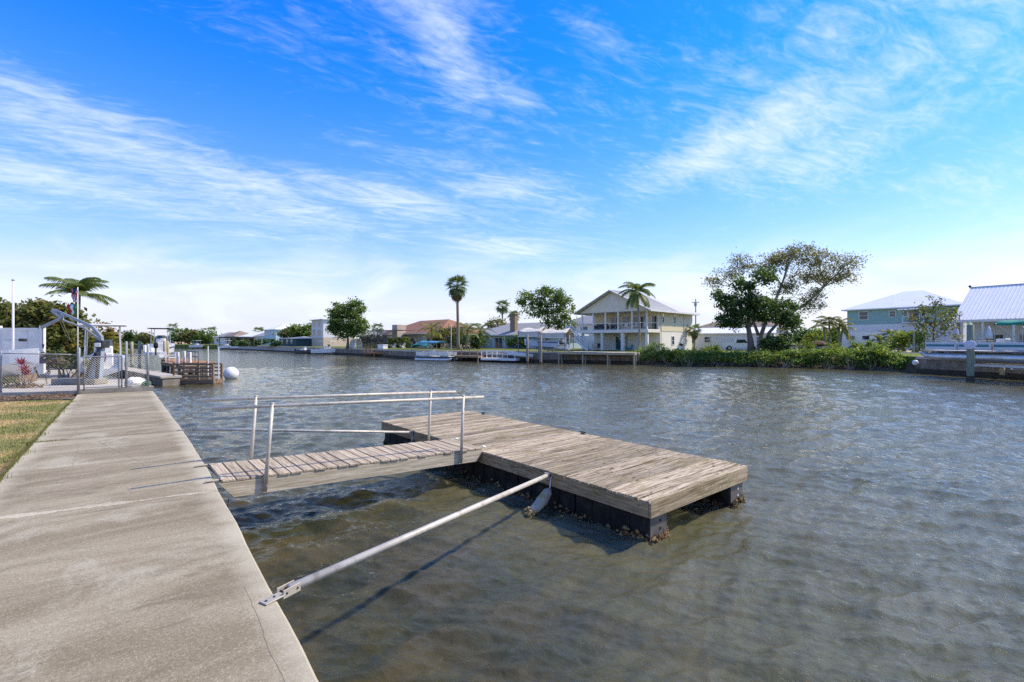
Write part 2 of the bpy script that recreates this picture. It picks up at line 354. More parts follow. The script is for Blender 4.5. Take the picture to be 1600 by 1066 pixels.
# ================================================================ SETTING
# ---- water: one sheet of real wavelets, finer near the bank
def make_water():
    m, nt, b, X = new_mat('canal water'); nt.nodes.remove(b)
    geo = nd(nt, 'ShaderNodeNewGeometry'); P = geo.outputs['Position']
    v = scalev(nt, P, (1.0, 1.35, 1.0))
    h = X.m('ADD', X.noise(v, 4.2, 3, .5, .4), X.m('MULTIPLY', X.noise(v, 13.0, 5, .65, .8), .45))
    bp = nd(nt, 'ShaderNodeBump'); bp.inputs['Strength'].default_value = .55; bp.inputs['Distance'].default_value = .05; lk(nt, h, bp.inputs['Height'])
    fr = nd(nt, 'ShaderNodeFresnel'); fr.inputs['IOR'].default_value = 1.34; lk(nt, bp.outputs[0], fr.inputs['Normal'])
    tr = nd(nt, 'ShaderNodeBsdfTransparent'); tr.inputs['Color'].default_value = (.62, .62, .42, 1)
    df = nd(nt, 'ShaderNodeBsdfDiffuse'); lk(nt, bp.outputs[0], df.inputs['Normal'])
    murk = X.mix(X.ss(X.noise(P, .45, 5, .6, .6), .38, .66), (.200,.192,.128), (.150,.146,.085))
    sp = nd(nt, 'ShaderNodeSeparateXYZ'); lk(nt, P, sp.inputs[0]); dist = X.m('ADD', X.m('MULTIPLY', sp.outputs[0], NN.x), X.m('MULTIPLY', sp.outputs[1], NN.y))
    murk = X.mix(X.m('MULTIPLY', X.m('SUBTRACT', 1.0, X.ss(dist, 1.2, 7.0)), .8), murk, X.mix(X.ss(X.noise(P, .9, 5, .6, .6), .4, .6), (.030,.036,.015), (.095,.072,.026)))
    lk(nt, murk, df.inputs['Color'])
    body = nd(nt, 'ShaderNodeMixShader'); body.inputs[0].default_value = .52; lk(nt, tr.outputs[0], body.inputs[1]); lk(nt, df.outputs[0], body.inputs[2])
    gl = nd(nt, 'ShaderNodeBsdfGlossy'); gl.inputs['Color'].default_value = (1.0, .93, .80, 1); gl.inputs['Roughness'].default_value = .03; lk(nt, bp.outputs[0], gl.inputs['Normal'])
    mx = nd(nt, 'ShaderNodeMixShader'); lk(nt, fr.outputs[0], mx.inputs[0]); lk(nt, body.outputs[0], mx.inputs[1]); lk(nt, gl.outputs[0], mx.inputs[2])
    lk(nt, mx.outputs[0], nt.nodes['Material Output'].inputs['Surface'])
    # muddy bed: weed patches near our wall, paler silt further out
    bm_, nt, b, X = new_mat('canal bed'); geo = nd(nt, 'ShaderNodeNewGeometry'); P = geo.outputs['Position']
    c = X.mix(X.ss(X.noise(P, .5, 5, .6, .6), .36, .64), (.33,.31,.20), (.24,.225,.125))
    c = X.mix(X.m('MULTIPLY', X.ss(X.noise(P, 1.3, 6, .65, .8), .50, .66), .55), c, (.24,.185,.075))
    sp = nd(nt, 'ShaderNodeSeparateXYZ'); lk(nt, P, sp.inputs[0])
    dist = X.m('ADD', X.m('MULTIPLY', sp.outputs[0], NN.x), X.m('MULTIPLY', sp.outputs[1], NN.y))
    weedy = X.m('SUBTRACT', 1.0, X.ss(dist, 1.0, 6.5))
    c = X.mix(X.m('MULTIPLY', weedy, .85), c, X.mix(X.ss(X.noise(P, 1.0, 5, .65, .7), .40, .60), (.075,.085,.035), (.24,.165,.055)))
    lk(nt, c, b.inputs['Base Color']); b.inputs['Roughness'].default_value = 1.0; b.inputs['Specular IOR Level'].default_value = 0
    g = [-60, -20, 0, 1.2, 3, 5, 7, 10, 20, 60, 200, 420]; dl = [-60, -10, 0, 10, 20, 40, 90, 200, 420]
    vs = [tuple(nd2w(n_, d_, -1.5 - .9 * min(1, max(0, (n_ - 1.2) / 7)))) for n_ in g for d_ in dl]; k = len(dl)
    tag(B().add(vs, [(i*k+q, i*k+q+1, i*k+k+q+1, i*k+k+q) for i in range(len(g) - 1) for q in range(k - 1)]).build('canal_bed', bm_), kind='structure')
    rs = [1.2]
    while rs[-1] < 14: rs.append(rs[-1] * 1.0046)
    while rs[-1] < 60: rs.append(rs[-1] * 1.0078)
    while rs[-1] < 420: rs.append(rs[-1] * 1.04)
    rs = np.array(rs); th = np.radians(np.arange(-66, 66.01, .19))
    r, t = np.meshgrid(rs, th, indexing='ij'); x = r * np.sin(t); y = r * np.cos(t)
    z = np.zeros_like(x); dr = np.gradient(rs)[:, None]
    # patchy wind: amplitude envelope
    env = .92 + .22 * np.sin(x * .21 + .7 * np.sin(y * .17)) * np.sin(y * .13 + 1.0) + .10 * np.sin(x * .5 - y * .43)
    for i in range(120):
        lam = (.17 * (1.5 / .17) ** rng.random()) if i < 55 else (.10 * 3.2 ** rng.random()); k = 2 * math.pi / lam
        a = R(104) + rng.normal(0, R(26)); amp = (.040 * (.95 if lam > .7 else 1.15) if i < 55 else .027) / k; a += (0 if i < 55 else rng.normal(0, R(22)))
        cut = np.clip((lam / (dr * 2.4)) - .5, 0, 1)
        ph = k * (x * math.cos(a) + y * math.sin(a)) + rng.random() * 6.28
        s_ = np.sin(ph); z += amp * cut * (s_ - .22 * np.cos(2 * ph))
    z *= env
    nr, nth = x.shape; vs = np.stack([x, y, z], -1).reshape(-1, 3)
    i = np.arange(nr * nth).reshape(nr, nth)
    q = np.stack([i[:-1, 1:], i[1:, 1:], i[1:, :-1], i[:-1, :-1]], -1).reshape(-1, 4)
    me = np_mesh('water', vs, q); me.shade_smooth()
    tag(link('water', me, m), kind='structure')
def np_mesh(name, vs, q):
    me = bpy.data.meshes.new(name); n = len(q); k = q.shape[1]
    me.vertices.add(len(vs)); me.vertices.foreach_set('co', np.ascontiguousarray(vs, np.float32).ravel())
    me.loops.add(n * k); me.loops.foreach_set('vertex_index', np.ascontiguousarray(q, np.int32).ravel())
    me.polygons.add(n); me.polygons.foreach_set('loop_start', np.arange(0, n * k, k, dtype=np.int32))
    me.update(calc_edges=True); return me
make_water()

# ---- land
SH = [(61, -300), (41.6, 26), (39.2, 36.8), (37.4, 44.2), (38.6, 48.6), (35.6, 54.9), (23.6, 61.3), (16.6, 63.4), (15.9, 60.5), (1.8, 67), (-15.2, 77), (-29.8, 96), (-76.8, 147), (-113, 184), (-185, 215)]
GRASSY = mat('far lawn', (.115,.15,.030), (.19,.19,.055), .35, .95, .5, 12, grime=((.30,.25,.14), .12, .56, .72, .7))
MATS['far lawn'].node_tree.nodes['Principled BSDF'].inputs['Specular IOR Level'].default_value = .1
def land(name, poly, z, m):
    tag(B().prism(poly, -1.5, z).build(name, m), kind='structure')
land('far_bank', [(p[0] + .25, p[1] + .25) for p in SH] + [(-900, 300), (-3000, 500), (-3000, 4000), (4000, 4000), (4000, -300)], LAND, GRASSY)
def L2(n, d): v = nd2w(n, d, 0); return (v.x, v.y)
MUD = mat('bank mud', (.07,.055,.035), (.11,.09,.055), 1.5, .95, .6, 8)
ms = [(37.6, 44.0), (35.9, 46.4), (33.1, 51.7), (21.7, 57.6), (16.0, 60.4)]; ml = [(37.9, 44.4), (39.1, 49.0), (36.1, 55.4), (24.1, 61.9), (16.9, 64.0)]
tag(MB().add([(x, y, -.35) for x, y in ms] + [(x * .35 + u * .65, y * .35 + v_ * .65, .75) for (x, y), (u, v_) in zip(ms, ml)] + [(x, y, LAND + .005) for x, y in ml], [(5*j+i, 5*j+i+1, 5*j+6+i, 5*j+5+i) for j in range(2) for i in range(4)]).build('mud_bank', MUD), kind='structure')
# our side: ground below walk / lawn, and the neighbour's yard beyond the gate
SOIL = mat('soil and roots', (.11,.075,.045), (.19,.14,.09), 3, .95, .6, 20)
land('near_bank', [L2(.55, -60), L2(.75, 2.9), L2(1.0, 12), L2(1.0, 31.4), L2(-2.1, 31.5), L2(-2.2, 62), L2(-3, 310), (-900, 330), (-900, -200), (-300, -300)], WALK - .05, SOIL)

# ---- near lawn: sheet + blades
def lawn():
    m, nt, b, X = new_mat('near lawn'); geo = nd(nt, 'ShaderNodeNewGeometry'); P = geo.outputs['Position']
    f = X.ss(X.noise(P, .55, 4, .6, .5), .44, .60); c = X.mix(f, (.16,.165,.035), (.45,.31,.13))
    c = X.mix(X.m('MULTIPLY', X.ss(X.noise(P, 9, 4, .7), .45, .65), .5), c, (.24,.17,.075))
    lk(nt, c, b.inputs['Base Color']); b.inputs['Roughness'].default_value = .95; bumpn(nt, b, X.noise(P, 40, 4), .8, .03)
    poly = [L2(-1.72, -20), L2(-1.44, 11.3), L2(-1.37, 13.6), L2(-1.16, 22.6), L2(-2.3, 23.4), L2(-5, 23.9), L2(-9, 24.0), L2(-30, 24.5), L2(-60, -20)]
    tag(B().prism(poly, WALK - .04, WALK - .012).build('lawn', m), kind='structure')
    N = 60000
    n_ = -1.42 - rng.random(N) ** 1.3 * 14; d_ = 9 + rng.random(N) * 15.5
    edge = -1.72 + (d_ + 20) * (.56 / 42.6)
    keep = (n_ < edge + .03) & (d_ < 23.2 + np.clip(-n_ - 2, 0, 4) * .15)
    x = NN.x * n_ + DD.x * d_; y = NN.y * n_ + DD.y * d_; keep &= (x / y > -1.35)
    x, y = x[keep], y[keep]; N = len(x); a = rng.random(N) * 6.28; h = .018 + .035 * rng.random(N); w = .006 + .006 * rng.random(N)
    lean = (rng.random((N, 2)) - .5) * .05; z0 = np.full(N, WALK - .014)
    v = np.empty((N, 3, 3)); v[:, 0] = np.stack([x - np.cos(a) * w, y - np.sin(a) * w, z0], -1); v[:, 1] = np.stack([x + np.cos(a) * w, y + np.sin(a) * w, z0], -1)
    v[:, 2] = np.stack([x + lean[:, 0], y + lean[:, 1], z0 + h], -1)
    me = np_mesh('grass', v.reshape(-1, 3), np.arange(3 * N).reshape(-1, 3))
    gm, nt, b, X = new_mat('grass blades'); geo = nd(nt, 'ShaderNodeNewGeometry'); P = geo.outputs['Position']
    f = X.ss(X.noise(P, .55, 4, .6, .5), .44, .60); c = X.mix(f, (.20,.22,.045), (.52,.37,.15))
    c = X.mix(X.m('MULTIPLY', geo.outputs['Random Per Island'], .6), c, (.33,.25,.10))
    lk(nt, c, b.inputs['Base Color']); b.inputs['Roughness'].default_value = .8
    tag(link('grass', me, gm), 'patchy brown and green lawn grass beside the concrete walk', 'grass', kind='stuff')
lawn()

# ---- our concrete walk: cast slabs with joints
def concrete_mat(name, base, dark, pale, lip=False):
    m, nt, b, X = new_mat(name); geo = nd(nt, 'ShaderNodeNewGeometry'); tcx = nd(nt, 'ShaderNodeTexCoord'); P = tcx.outputs['Object']
    bands = X.noise(scalev(nt, P, (.22, 1.0, 1)), 1.5, 7, .62, .9)
    c = X.mix(X.ss(bands, .36, .64), dark, base)
    blot = X.noise(P, .9, 7, .66, .6); c = X.mix(X.m('MULTIPLY', X.ss(blot, .52, .68), .62), c, pale)
    fine = X.noise(P, 110, 3, .7); gr = X.noise(P, 42, 4, .75)
    spk = X.m('ADD', X.m('MULTIPLY', fine, .55), X.m('MULTIPLY', gr, .45))
    c = X.mix(X.m('MULTIPLY', X.ss(spk, .53, .62), .52), c, tuple(min(1, x * 1.35) for x in pale))
    c = X.mix(X.m('MULTIPLY', X.ss(spk, .49, .40), .55), c, tuple(x * .50 for x in dark))
    dirt = X.noise(scalev(nt, P, (.5, 1.1, 1)), 2.6, 6, .7, 1.2); c = X.mix(X.m('MULTIPLY', X.ss(dirt, .53, .66), .55), c, tuple(x * .68 for x in dark))
    pk = X.noise(P, 1.1, 3, .5); c = X.mix(X.m('MULTIPLY', X.ss(pk, .56, .70), .08), c, (.36,.22,.16))
    if lip:      # worn pale lips along both long edges
        so = nd(nt, 'ShaderNodeSeparateXYZ'); lk(nt, P, so.inputs[0]); wob = X.m('MULTIPLY', X.m('SUBTRACT', X.noise(P, 2.2, 5, .6), .5), .45)
        er = X.m('ADD', X.m('SUBTRACT', so.outputs[0], X.m('ADD', X.m('MULTIPLY', X.m('MINIMUM', so.outputs[1], 13.0), .0225), .88)), wob)
        e2 = X.m('ADD', X.m('SUBTRACT', X.m('ADD', X.m('MULTIPLY', so.outputs[1], .0133), -1.45), so.outputs[0]), wob)
        c = X.mix(X.m('MULTIPLY', X.m('MAXIMUM', X.ss(er, -.26, .04), X.ss(e2, -.30, .04)), .62), c, tuple(x * 1.18 for x in pale))
    lk(nt, c, b.inputs['Base Color']); b.inputs['Roughness'].default_value = .92; b.inputs['Specular IOR Level'].default_value = .2
    bumpn(nt, b, X.m('ADD', spk, X.m('MULTIPLY', blot, .6)), .5, .012); return m
CONC = concrete_mat('aged walk concrete', (.355,.300,.200), (.232,.185,.115), (.46,.41,.295), True)
CONC2 = concrete_mat('seawall concrete', (.34,.30,.24), (.22,.19,.15), (.44,.40,.33))
PALEC = concrete_mat('pale patched joint', (.50,.43,.31), (.40,.335,.235), (.56,.50,.38))
PATIO = concrete_mat('pale patio concrete', (.50,.45,.37), (.38,.33,.26), (.58,.53,.45))
def redge(d):  # right edge of the walk (n) at distance d
    k = [(-40, .74), (2.95, .945), (7.2, 1.083), (9.6, 1.15), (13.25, 1.19), (24.6, 1.187)]
    for (a, n0), (b_, n1) in zip(k, k[1:]):
        if d <= b_: return n0 + (n1 - n0) * (d - a) / (b_ - a)
    return 1.187
def ledge(d): return -1.72 + (d + 20) * (.595 / 44.7)
walk = tag(bpy.data.objects.new('pavement', None), kind='structure'); col.objects.link(walk); walk.rotation_euler = (0, 0, ANG)
def slab(d0l, d0r, d1l, d1r, m=CONC, name='slab', z1=WALK, z0=WALK - .28, n0=None, n1=None):
    """one cast slab, chamfered lip, slightly wavering outer edge"""
    K = max(2, int((d1r - d0r) / .35)); top = []; vs = []; fs = []
    for i in range(K + 1):
        f = i / K; dl = d0l + (d1l - d0l) * f; dr_ = d0r + (d1r - d0r) * f
        jr = .006 * math.sin(dr_ * 2.3) + random.uniform(-.004, .004); jl = random.uniform(-.012, .012)
        l = (ledge(dl) + jl) if n0 is None else n0; r_ = (redge(dr_) + jr) if n1 is None else n1
        vs += [(l, dl, z0), (l, dl, z1 - .012), (l + .014, dl, z1), (r_ - .018, dr_, z1), (r_, dr_, z1 - .016), (r_, dr_, z0)]
    for i in range(K):
        o = i * 6
        for j in range(5): fs.append((o+j, o+j+1, o+6+j+1, o+6+j))
        fs.append((o+5, o, o+6, o+11))
    fs.append((0,1,2,3,4,5)); fs.append(tuple(K*6 + j for j in (5,4,3,2,1,0)))
    return B().add(vs, fs).build(name, m, walk)
for (a, b_) in (((-6.2, -6.6), (-.3, -.5)), ((-.29, -.49), (8.06, 7.60)), ((8.12, 7.66), (13.57, 13.22)), ((13.605, 13.25), (24.75, 24.5))):
    slab(a[0], a[1], b_[0], b_[1])
# pale mortar line over the second joint, recessed dark joint with weeds at the third
K = 70; vs = []
for i in range(K + 1):
    f = i / K; n_ = -1.33 + f * 2.40; d_ = 8.09 - f * .465 + .012 * math.sin(f * 17); w = .018 + .04 * math.sin(f * 9) ** 2 + random.uniform(0, .04)
    w *= .6 if f > .6 else 1
    vs += [(n_, d_ - w, WALK + .0015), (n_, d_ - w * .4, WALK + .005), (n_, d_ + w * .5, WALK + .005), (n_, d_ + w, WALK + .0015)]
B().add(vs, [(4*i+j, 4*i+j+1, 4*i+5+j, 4*i+4+j) for i in range(K) for j in range(3)]).build('mortar_joint', PALEC, walk, smooth=True)
def score(d0, d1, n0, n1, w0):
    K = 22; vs = []
    for i in range(K + 1):
        f = i / K; w = w0 * (.35 + .8 * random.random()) * math.sin(math.pi * (.06 + .88 * f)); dd = d0 + (d1 - d0) * f + .02 * math.sin(f * 11 + d0)
        vs += [(n0 + (n1 - n0) * f, dd - w, WALK + .0012), (n0 + (n1 - n0) * f, dd + w, WALK + .0012)]
    B().add(vs, [(2*i, 2*i+1, 2*i+3, 2*i+2) for i in range(K)]).build('mineral_line', PALEL, walk)
PALEL = concrete_mat('pale mineral streak', (.38,.32,.23), (.34,.28,.20), (.42,.36,.27))
for q in ((14.9, 14.35, -.9, .35, .03), (16.2, 15.9, -.5, 1.1, .035), (18.6, 18.3, -.8, 1.1, .05), (21.3, 21.0, -.6, 1.1, .06), (10.0, 9.75, -1.2, -.1, .018), (11.9, 11.6, -1.0, .2, .02), (9.1, 8.95, -1.0, -.2, .03), (5.6, 5.2, -.7, .5, .012)): score(*q)
slab(13.572, 13.222, 13.603, 13.248, mat('joint dirt', (.10,.07,.04), (.17,.12,.07), 20, .95), 'joint_filler', WALK - .014)
MOSS = leaf_mat('weeds', [(.14,.17,.03), (.22,.21,.05), (.30,.24,.08)])
# fine hairline cracks near the edge
HAIR = mat('crack brown', (.19,.15,.105), (.27,.22,.155), 30, .95)  # dull brown tones of the thin crack strips
def crack(pts, w=.004):
    vs = []; 
    for i, (n_, d_) in enumerate(pts): vs += [(n_ - w, d_, WALK + .0015), (n_ + w, d_, WALK + .0015)]
    B().add(vs, [(2*i, 2*i+1, 2*i+3, 2*i+2) for i in range(len(pts) - 1)]).build('hairline_crack', HAIR, walk)
crack([(redge(d) - .17 + .005 * math.sin(d * 5) + random.uniform(-.006, .006), d) for d in np.arange(1.9, 4.5, .07)], .0016)
crack([(.45 + random.uniform(-.01, .01) + (d - 9.6) * -.22, d) for d in np.arange(9.6, 12.9, .1)][::1], .0022)
crack([(-.55 + random.uniform(-.012, .012), d) for d in np.arange(10.6, 12.6, .08)], .0022)

def weed_tuft(spots, name, label):
    v = []; f = []
    for (x, y, z, h) in spots:
        a = random.random() * 6.28; w = random.uniform(.004, .008); lx, ly = random.uniform(-.03, .03), random.uniform(-.03, .03); b0 = len(v)
        v += [(x - math.cos(a) * w, y - math.sin(a) * w, z), (x + math.cos(a) * w, y + math.sin(a) * w, z), (x + lx, y + ly, z + h)]; f.append((b0, b0+1, b0+2))
    o = B().add(v, f).build(name, MOSS); tag(o, label, 'weeds', kind='stuff')
sp = []
for i in range(420):
    f = random.random() ** 1.6 * .52; p = nd2w(-1.36 + f * 1.15, 13.60 - f * .17 + random.gauss(0, .035), WALK - .012); sp.append((p.x, p.y, p.z, random.uniform(.015, .05)))
for i in range(2600):
    d_ = random.uniform(8.5, 23.0); g = max(0, math.sin(d_ * 2.7) + math.sin(d_ * 6.1 + 1)) * .035; p = nd2w(ledge(d_) + random.gauss(-.01, .02 + g), d_, WALK - .012); sp.append((p.x, p.y, p.z, random.uniform(.02, .055 + g)))
weed_tuft(sp, 'weeds', 'thin weeds growing in the slab joint and along the walk edge')

# seawall face below our walk
fw = [L2(redge(d) - .07, d) for d in np.arange(-20, 24.7, 1.2)]
tag(B().prism(fw + [(x - NN.x * .4, y - NN.y * .4) for x, y in fw[::-1]], -1.5, WALK - .27).build('seawall', CONC2), 'grey concrete seawall face under the near concrete walk', 'seawall')

# ---- far seawalls: separate cast walls, each with a cap
BARN = mat('dark tide band', (.035,.030,.022), (.075,.06,.04), 4, .9, .6, 14)
SWB = mat('brown seawall', (.20,.155,.115), (.30,.25,.195), 1.6, .9, .5, 9, stretch=(1,1,.5), grime=((.085,.062,.045), 1.1, .45, .7, .8))
CAPC = mat('seawall cap', (.50,.46,.40), (.38,.34,.29), 1.8, .9, .3, 10)
def far_wall(label, pts, ztop=LAND + .04, m=SWB, cap=True, tide=.42):
    t = thing('seawall', label, 'seawall', (pts[0][0], pts[0][1], 0)); o = Vector((pts[0][0], pts[0][1], 0))
    p2 = [Vector((x, y, 0)) - o for x, y in pts]; nr = []
    for i in range(len(p2)):
        tg = (p2[min(i+1, len(p2)-1)] - p2[max(i-1, 0)]).normalized(); nr.append(Vector((-tg.y, tg.x, 0)) * (1 if True else -1))
    def ring(off0, off1, z0, z1, name, mm):
        a = [p + n * off0 for p, n in zip(p2, nr)]; b_ = [p + n * off1 for p, n in zip(p2, nr)]
        B().prism([(v.x, v.y) for v in a] + [(v.x, v.y) for v in b_[::-1]], z0, z1).build(name, mm, t)
    ring(0, -.5, -1.4, ztop - .2, 'wall_face', m); ring(.035, -.02, -1.2, tide, 'tide_band', BARN)
    if cap: ring(.12, -.7, ztop - .2, ztop + .02, 'cap', CAPC)
    return t
# ================================================================ NEAR: dock, gangway, arms
DK = .653; DN0, DN1, DD0, DD1 = 4.60*U, 6.98*U, 3.148*U, 10.2*U; DW, DLn = DN1 - DN0, DD1 - DD0
dock = thing('floating_dock', 'weathered wooden floating dock on black floats in the water', 'dock', nd2w(DN0, DD0, 0), ANG)
NP = 48; pitch = DLn / NP; variants = []
for k in range(6):                               # planks: slight cup, waney ends
    w = pitch - .013; segs = 8; vs = []; fs = []
    for i in range(segs + 1):
        x = -.025 + (DW + .045) * i / segs; x += (random.uniform(-.012, .012) if i in (0, segs) else 0)
        dz = random.uniform(-.003, .004) + .004 * math.sin(i * .9 + k); y0 = random.uniform(-.002, .003); y1 = w + random.uniform(-.003, .002)
        vs += [(x, y0, -.036), (x, y0, dz - .005), (x, y0 + .006, dz), (x, (y0 + y1) / 2, dz - .003), (x, y1 - .006, dz), (x, y1, dz - .005), (x, y1, -.036)]
    for i in range(segs):
        for j in range(7): fs.append((7*i+j, 7*i+(j+1) % 7, 7*i+7+(j+1) % 7, 7*i+7+j))
    fs += [tuple(range(7)), tuple(segs*7 + j for j in range(6, -1, -1))]
    me = MB().add(vs, fs).mesh('plank'); me.materials.append(W_DECK); variants.append(me)
for i in range(NP):
    o = link('plank', random.choice(variants), None, dock, (0, i * pitch, DK + random.uniform(-.003, .004)), (0, 0, random.uniform(-.0022, .0022)))
    if random.random() < .5: o.rotation_euler = (0, 0, math.pi); o.location = (DW, (i + 1) * pitch, o.location.z)
FZ0, FZ1 = DK - .042 - .215, DK - .042
MB().cbox(.018, DW - .018, -.003, .041, FZ0, DK - .001, .005).build('fascia_board', W_FASC, dock)
MB().cbox(.018, DW - .018, DLn - .04, DLn + .002, FZ0, DK - .001, .005).build('fascia_board', W_FASC, dock)
for x0 in (0.0, DW - .04):
    for (y0, y1) in ((0.042, DLn * .52), (DLn * .52 + .004, DLn - .042)):
        MB().cbox(x0, x0 + .04, y0, y1, FZ0 + random.uniform(-.004, .004), FZ1, .005).build('fascia_board', W_FASY, dock)
for x in (DW * .28, DW * .52, DW * .76):
    MB().box(x, x + .04, .05, DLn - .05, FZ0 + .03, FZ1 - .001).build('joist', W_FASY, dock)
# floats: black shells, paler end skins
def dfloat(x0, x1, y0, y1, end=False):
    f = MB().cbox(x0, x1, y0, y1, -.30, FZ0 + .028, .02).build('float', BLACK, dock)
    for k in range(1, 4):
        yy = y0 + (y1 - y0) * k / 4
        MB().box(x0 - .012, x0 + .01, yy - .02, yy + .02, -.2, FZ0 - .03).build('float_rib', BLACK, f)
    if end:
        MB().cbox(x0 + .02, x1 - .02, y0 - .006, y0 + .004, .05, FZ0 + .01, .002).build('end_skin', GFLOAT, f)
        for zz in (.13, .25): MB().tube(((x0 + x1) / 2 + .04, y0 - .012, zz + .04), ((x0 + x1) / 2 + .04, y0 - .004, zz + .04), .022, 10).build('bolt_cap', WPLAS if x0 > 1 else BLACK, f)
ny = 6; step = (DLn - .12) / ny
for i in range(ny):
    y0 = .06 + i * step
    if i in (0, 1, 2, 3, 4, 5): dfloat(.07, .07 + .46, y0 + .005, y0 + step - .03, i == 0)
for y0 in (.05, DLn - 1.3): dfloat(DW - .58, DW - .1, y0, y0 + 1.25, y0 < 1)
# barnacle and weed crust at the waterline
def crust(box, n, sz, name='marine_growth'):
    x0, x1, y0, y1 = box; v = []; f = []
    for i in range(n):
        s_ = random.choice('nsew' if True else '')
        x = random.uniform(x0, x1); y = random.uniform(y0, y1)
        if s_ == 'n': y = y1 + random.uniform(0, .04)
        if s_ == 's': y = y0 - random.uniform(0, .05)
        if s_ == 'e': x = x1 + random.uniform(0, .05)
        if s_ == 'w': x = x0 - random.uniform(0, .04)
        z = random.gauss(.02, .045); r_ = sz * random.uniform(.5, 1.9); b0 = len(v)
        for q in ((1,0,0),(-1,0,0),(0,1,0),(0,-1,0),(0,0,1),(0,0,-1)):
            v.append((x + q[0]*r_*random.uniform(.5,1.3), y + q[1]*r_*random.uniform(.5,1.3), z + q[2]*r_*random.uniform(.5,1.2)))
        f += [(b0+a, b0+b_, b0+c) for a, b_, c in ((0,2,4),(2,1,4),(1,3,4),(3,0,4),(2,0,5),(1,2,5),(3,1,5),(0,3,5))]
    return tag(MB().add(v, f).build(name, GROW, dock), kind='stuff')
GROW = leaf_mat('marine growth', [(.09,.035,.015), (.20,.085,.025), (.36,.20,.06), (.34,.25,.12), (.10,.04,.02)], .05, .7)
crust((.07, .53, .06, .5), 420, .022); crust((.07, .53, .5, DLn - .06), 900, .024); crust((DW - .58, DW - .1, .05, 1.3), 420, .022); crust((DW - .58, DW - .1, DLn - 1.3, DLn - .05), 200, .022)
# deck fittings
for (n_, d_, lab) in ((DW - .06, DLn * .90, 'small dark mooring cleat at the far end of the dock edge'), (DW - .06, DLn * .44, 'small dark mooring cleat midway along the outer dock edge')):
    c = thing('dock_cleat', lab, 'cleat', nd2w(DN0 + n_, DD0 + d_, DK + .004), ANG)
    MB().cbox(-.03, .03, -.06, .06, 0, .012, .003).build('cleat_base', DARK, c)
    MB().path([(0,-.11,.05),(0,-.06,.045),(0,.06,.045),(0,.11,.05)], [.008,.013,.013,.008], 8).build('cleat_horn', DARK, c, True)
    for yy in (-.035, .035): MB().tube((0, yy, .01), (0, yy, .045), .012, 8).build('cleat_post', DARK, c)

# gangway
GN0, GN1, GD0, GD1 = .93*U, 4.60*U + .02, 6.33*U, 7.24*U; GW = GD1 - GD0; GZ0, GZ1 = WALK + .015, DK + .075
slope = math.atan2(GZ1 - GZ0, GN1 - GN0); GL = math.hypot(GZ1 - GZ0, GN1 - GN0)
gang = thing('gangway', 'narrow plank gangway with aluminium handrails from walk to dock', 'gangway', nd2w(GN0, GD0, GZ0), ANG)
gang.rotation_euler = Euler((0, -slope, ANG), 'XYZ') if False else (Matrix.Rotation(ANG, 3, 'Z') @ Matrix.Rotation(-slope, 3, 'Y')).to_euler()
NG = 25; gp = (GL - .02) / NG; gv = []
for k in range(5):
    w = gp - .018; y0, y1 = -.03 + random.uniform(-.012, .012), GW + .03 + random.uniform(-.012, .012)
    me = MB().cbox(.0, y1 - y0, .0, w, -.038, 0, .006).mesh('plank'); me.materials.append(W_GANG); gv.append((me, y0, w))
for i in range(NG):
    me, y0, w = gv[random.randrange(5)]
    link('plank', me, None, gang, (.01 + i * gp + w + random.uniform(-.003, .003), y0, random.uniform(-.003, .003)), (0, 0, R(90) + random.uniform(-.006, .006)))
for yy in (-.022, GW - .022):
    MB().prismy([(-.03, -.045), (GL + .03, -.045), (GL - .17, -.27), (.17, -.27)], yy, yy + .044).build('stringer', W_STR, gang)
for xx in (.35, GL * .36, GL * .66, GL - .4): MB().box(xx, xx + .04, .024, GW - .024, -.19, -.04).build('cross_brace', W_STR, gang)
def rail(yy, x0, x1, posts, zz):
    r_ = MB().path([(x0, yy, zz), (x1, yy, zz)], .027, 12).build('handrail', ALU, gang, True)
    for (xb, xt) in posts:
        p = MB().path([(xb, yy, -.245), (xt, yy, zz + .035)], .029, 12).build('rail_post', ALU, gang, True)
        MB().ell((xt, yy, zz + .038), (.034, .034, .018), 10, 6).build('post_cap', ALU, p, True)
        MB().tube((xb + .01, yy - .05, -.15), (xb + .01, yy + .05, -.15), .012, 6).build('bolt', GALV, p)
rail(-.06, -.17, GL - .07, [(.575, .625), (GL - .58, GL - .575)], 1.055)
rail(GW + .06, -.13, GL + .07, [(.62, .66), (GL - .59, GL - .58)], 1.055)
for yy in (.02, GW - .02):     # hinge straps on the walk
    MB().cbox(-.20, .06, yy - .03, yy + .03, -.004, .010, .002).build('hinge_strap', PALEC, gang)
    MB().tube((-.02, yy - .05, .0), (-.02, yy + .05, .0), .014, 8).build('hinge_pin', DARK, gang)
MB().path([(.1, -.03, -.27), (.085, -.03, -.45), (.08, -.04, -.7)], .006, 5).build('frayed_line', DARK, gang)
for yy in (.06, GW - .06): MB().tube((GL + .02, yy, .012), (GL + .1, yy, -.012), .02, 8).build('end_roller', WPLAS, gang)

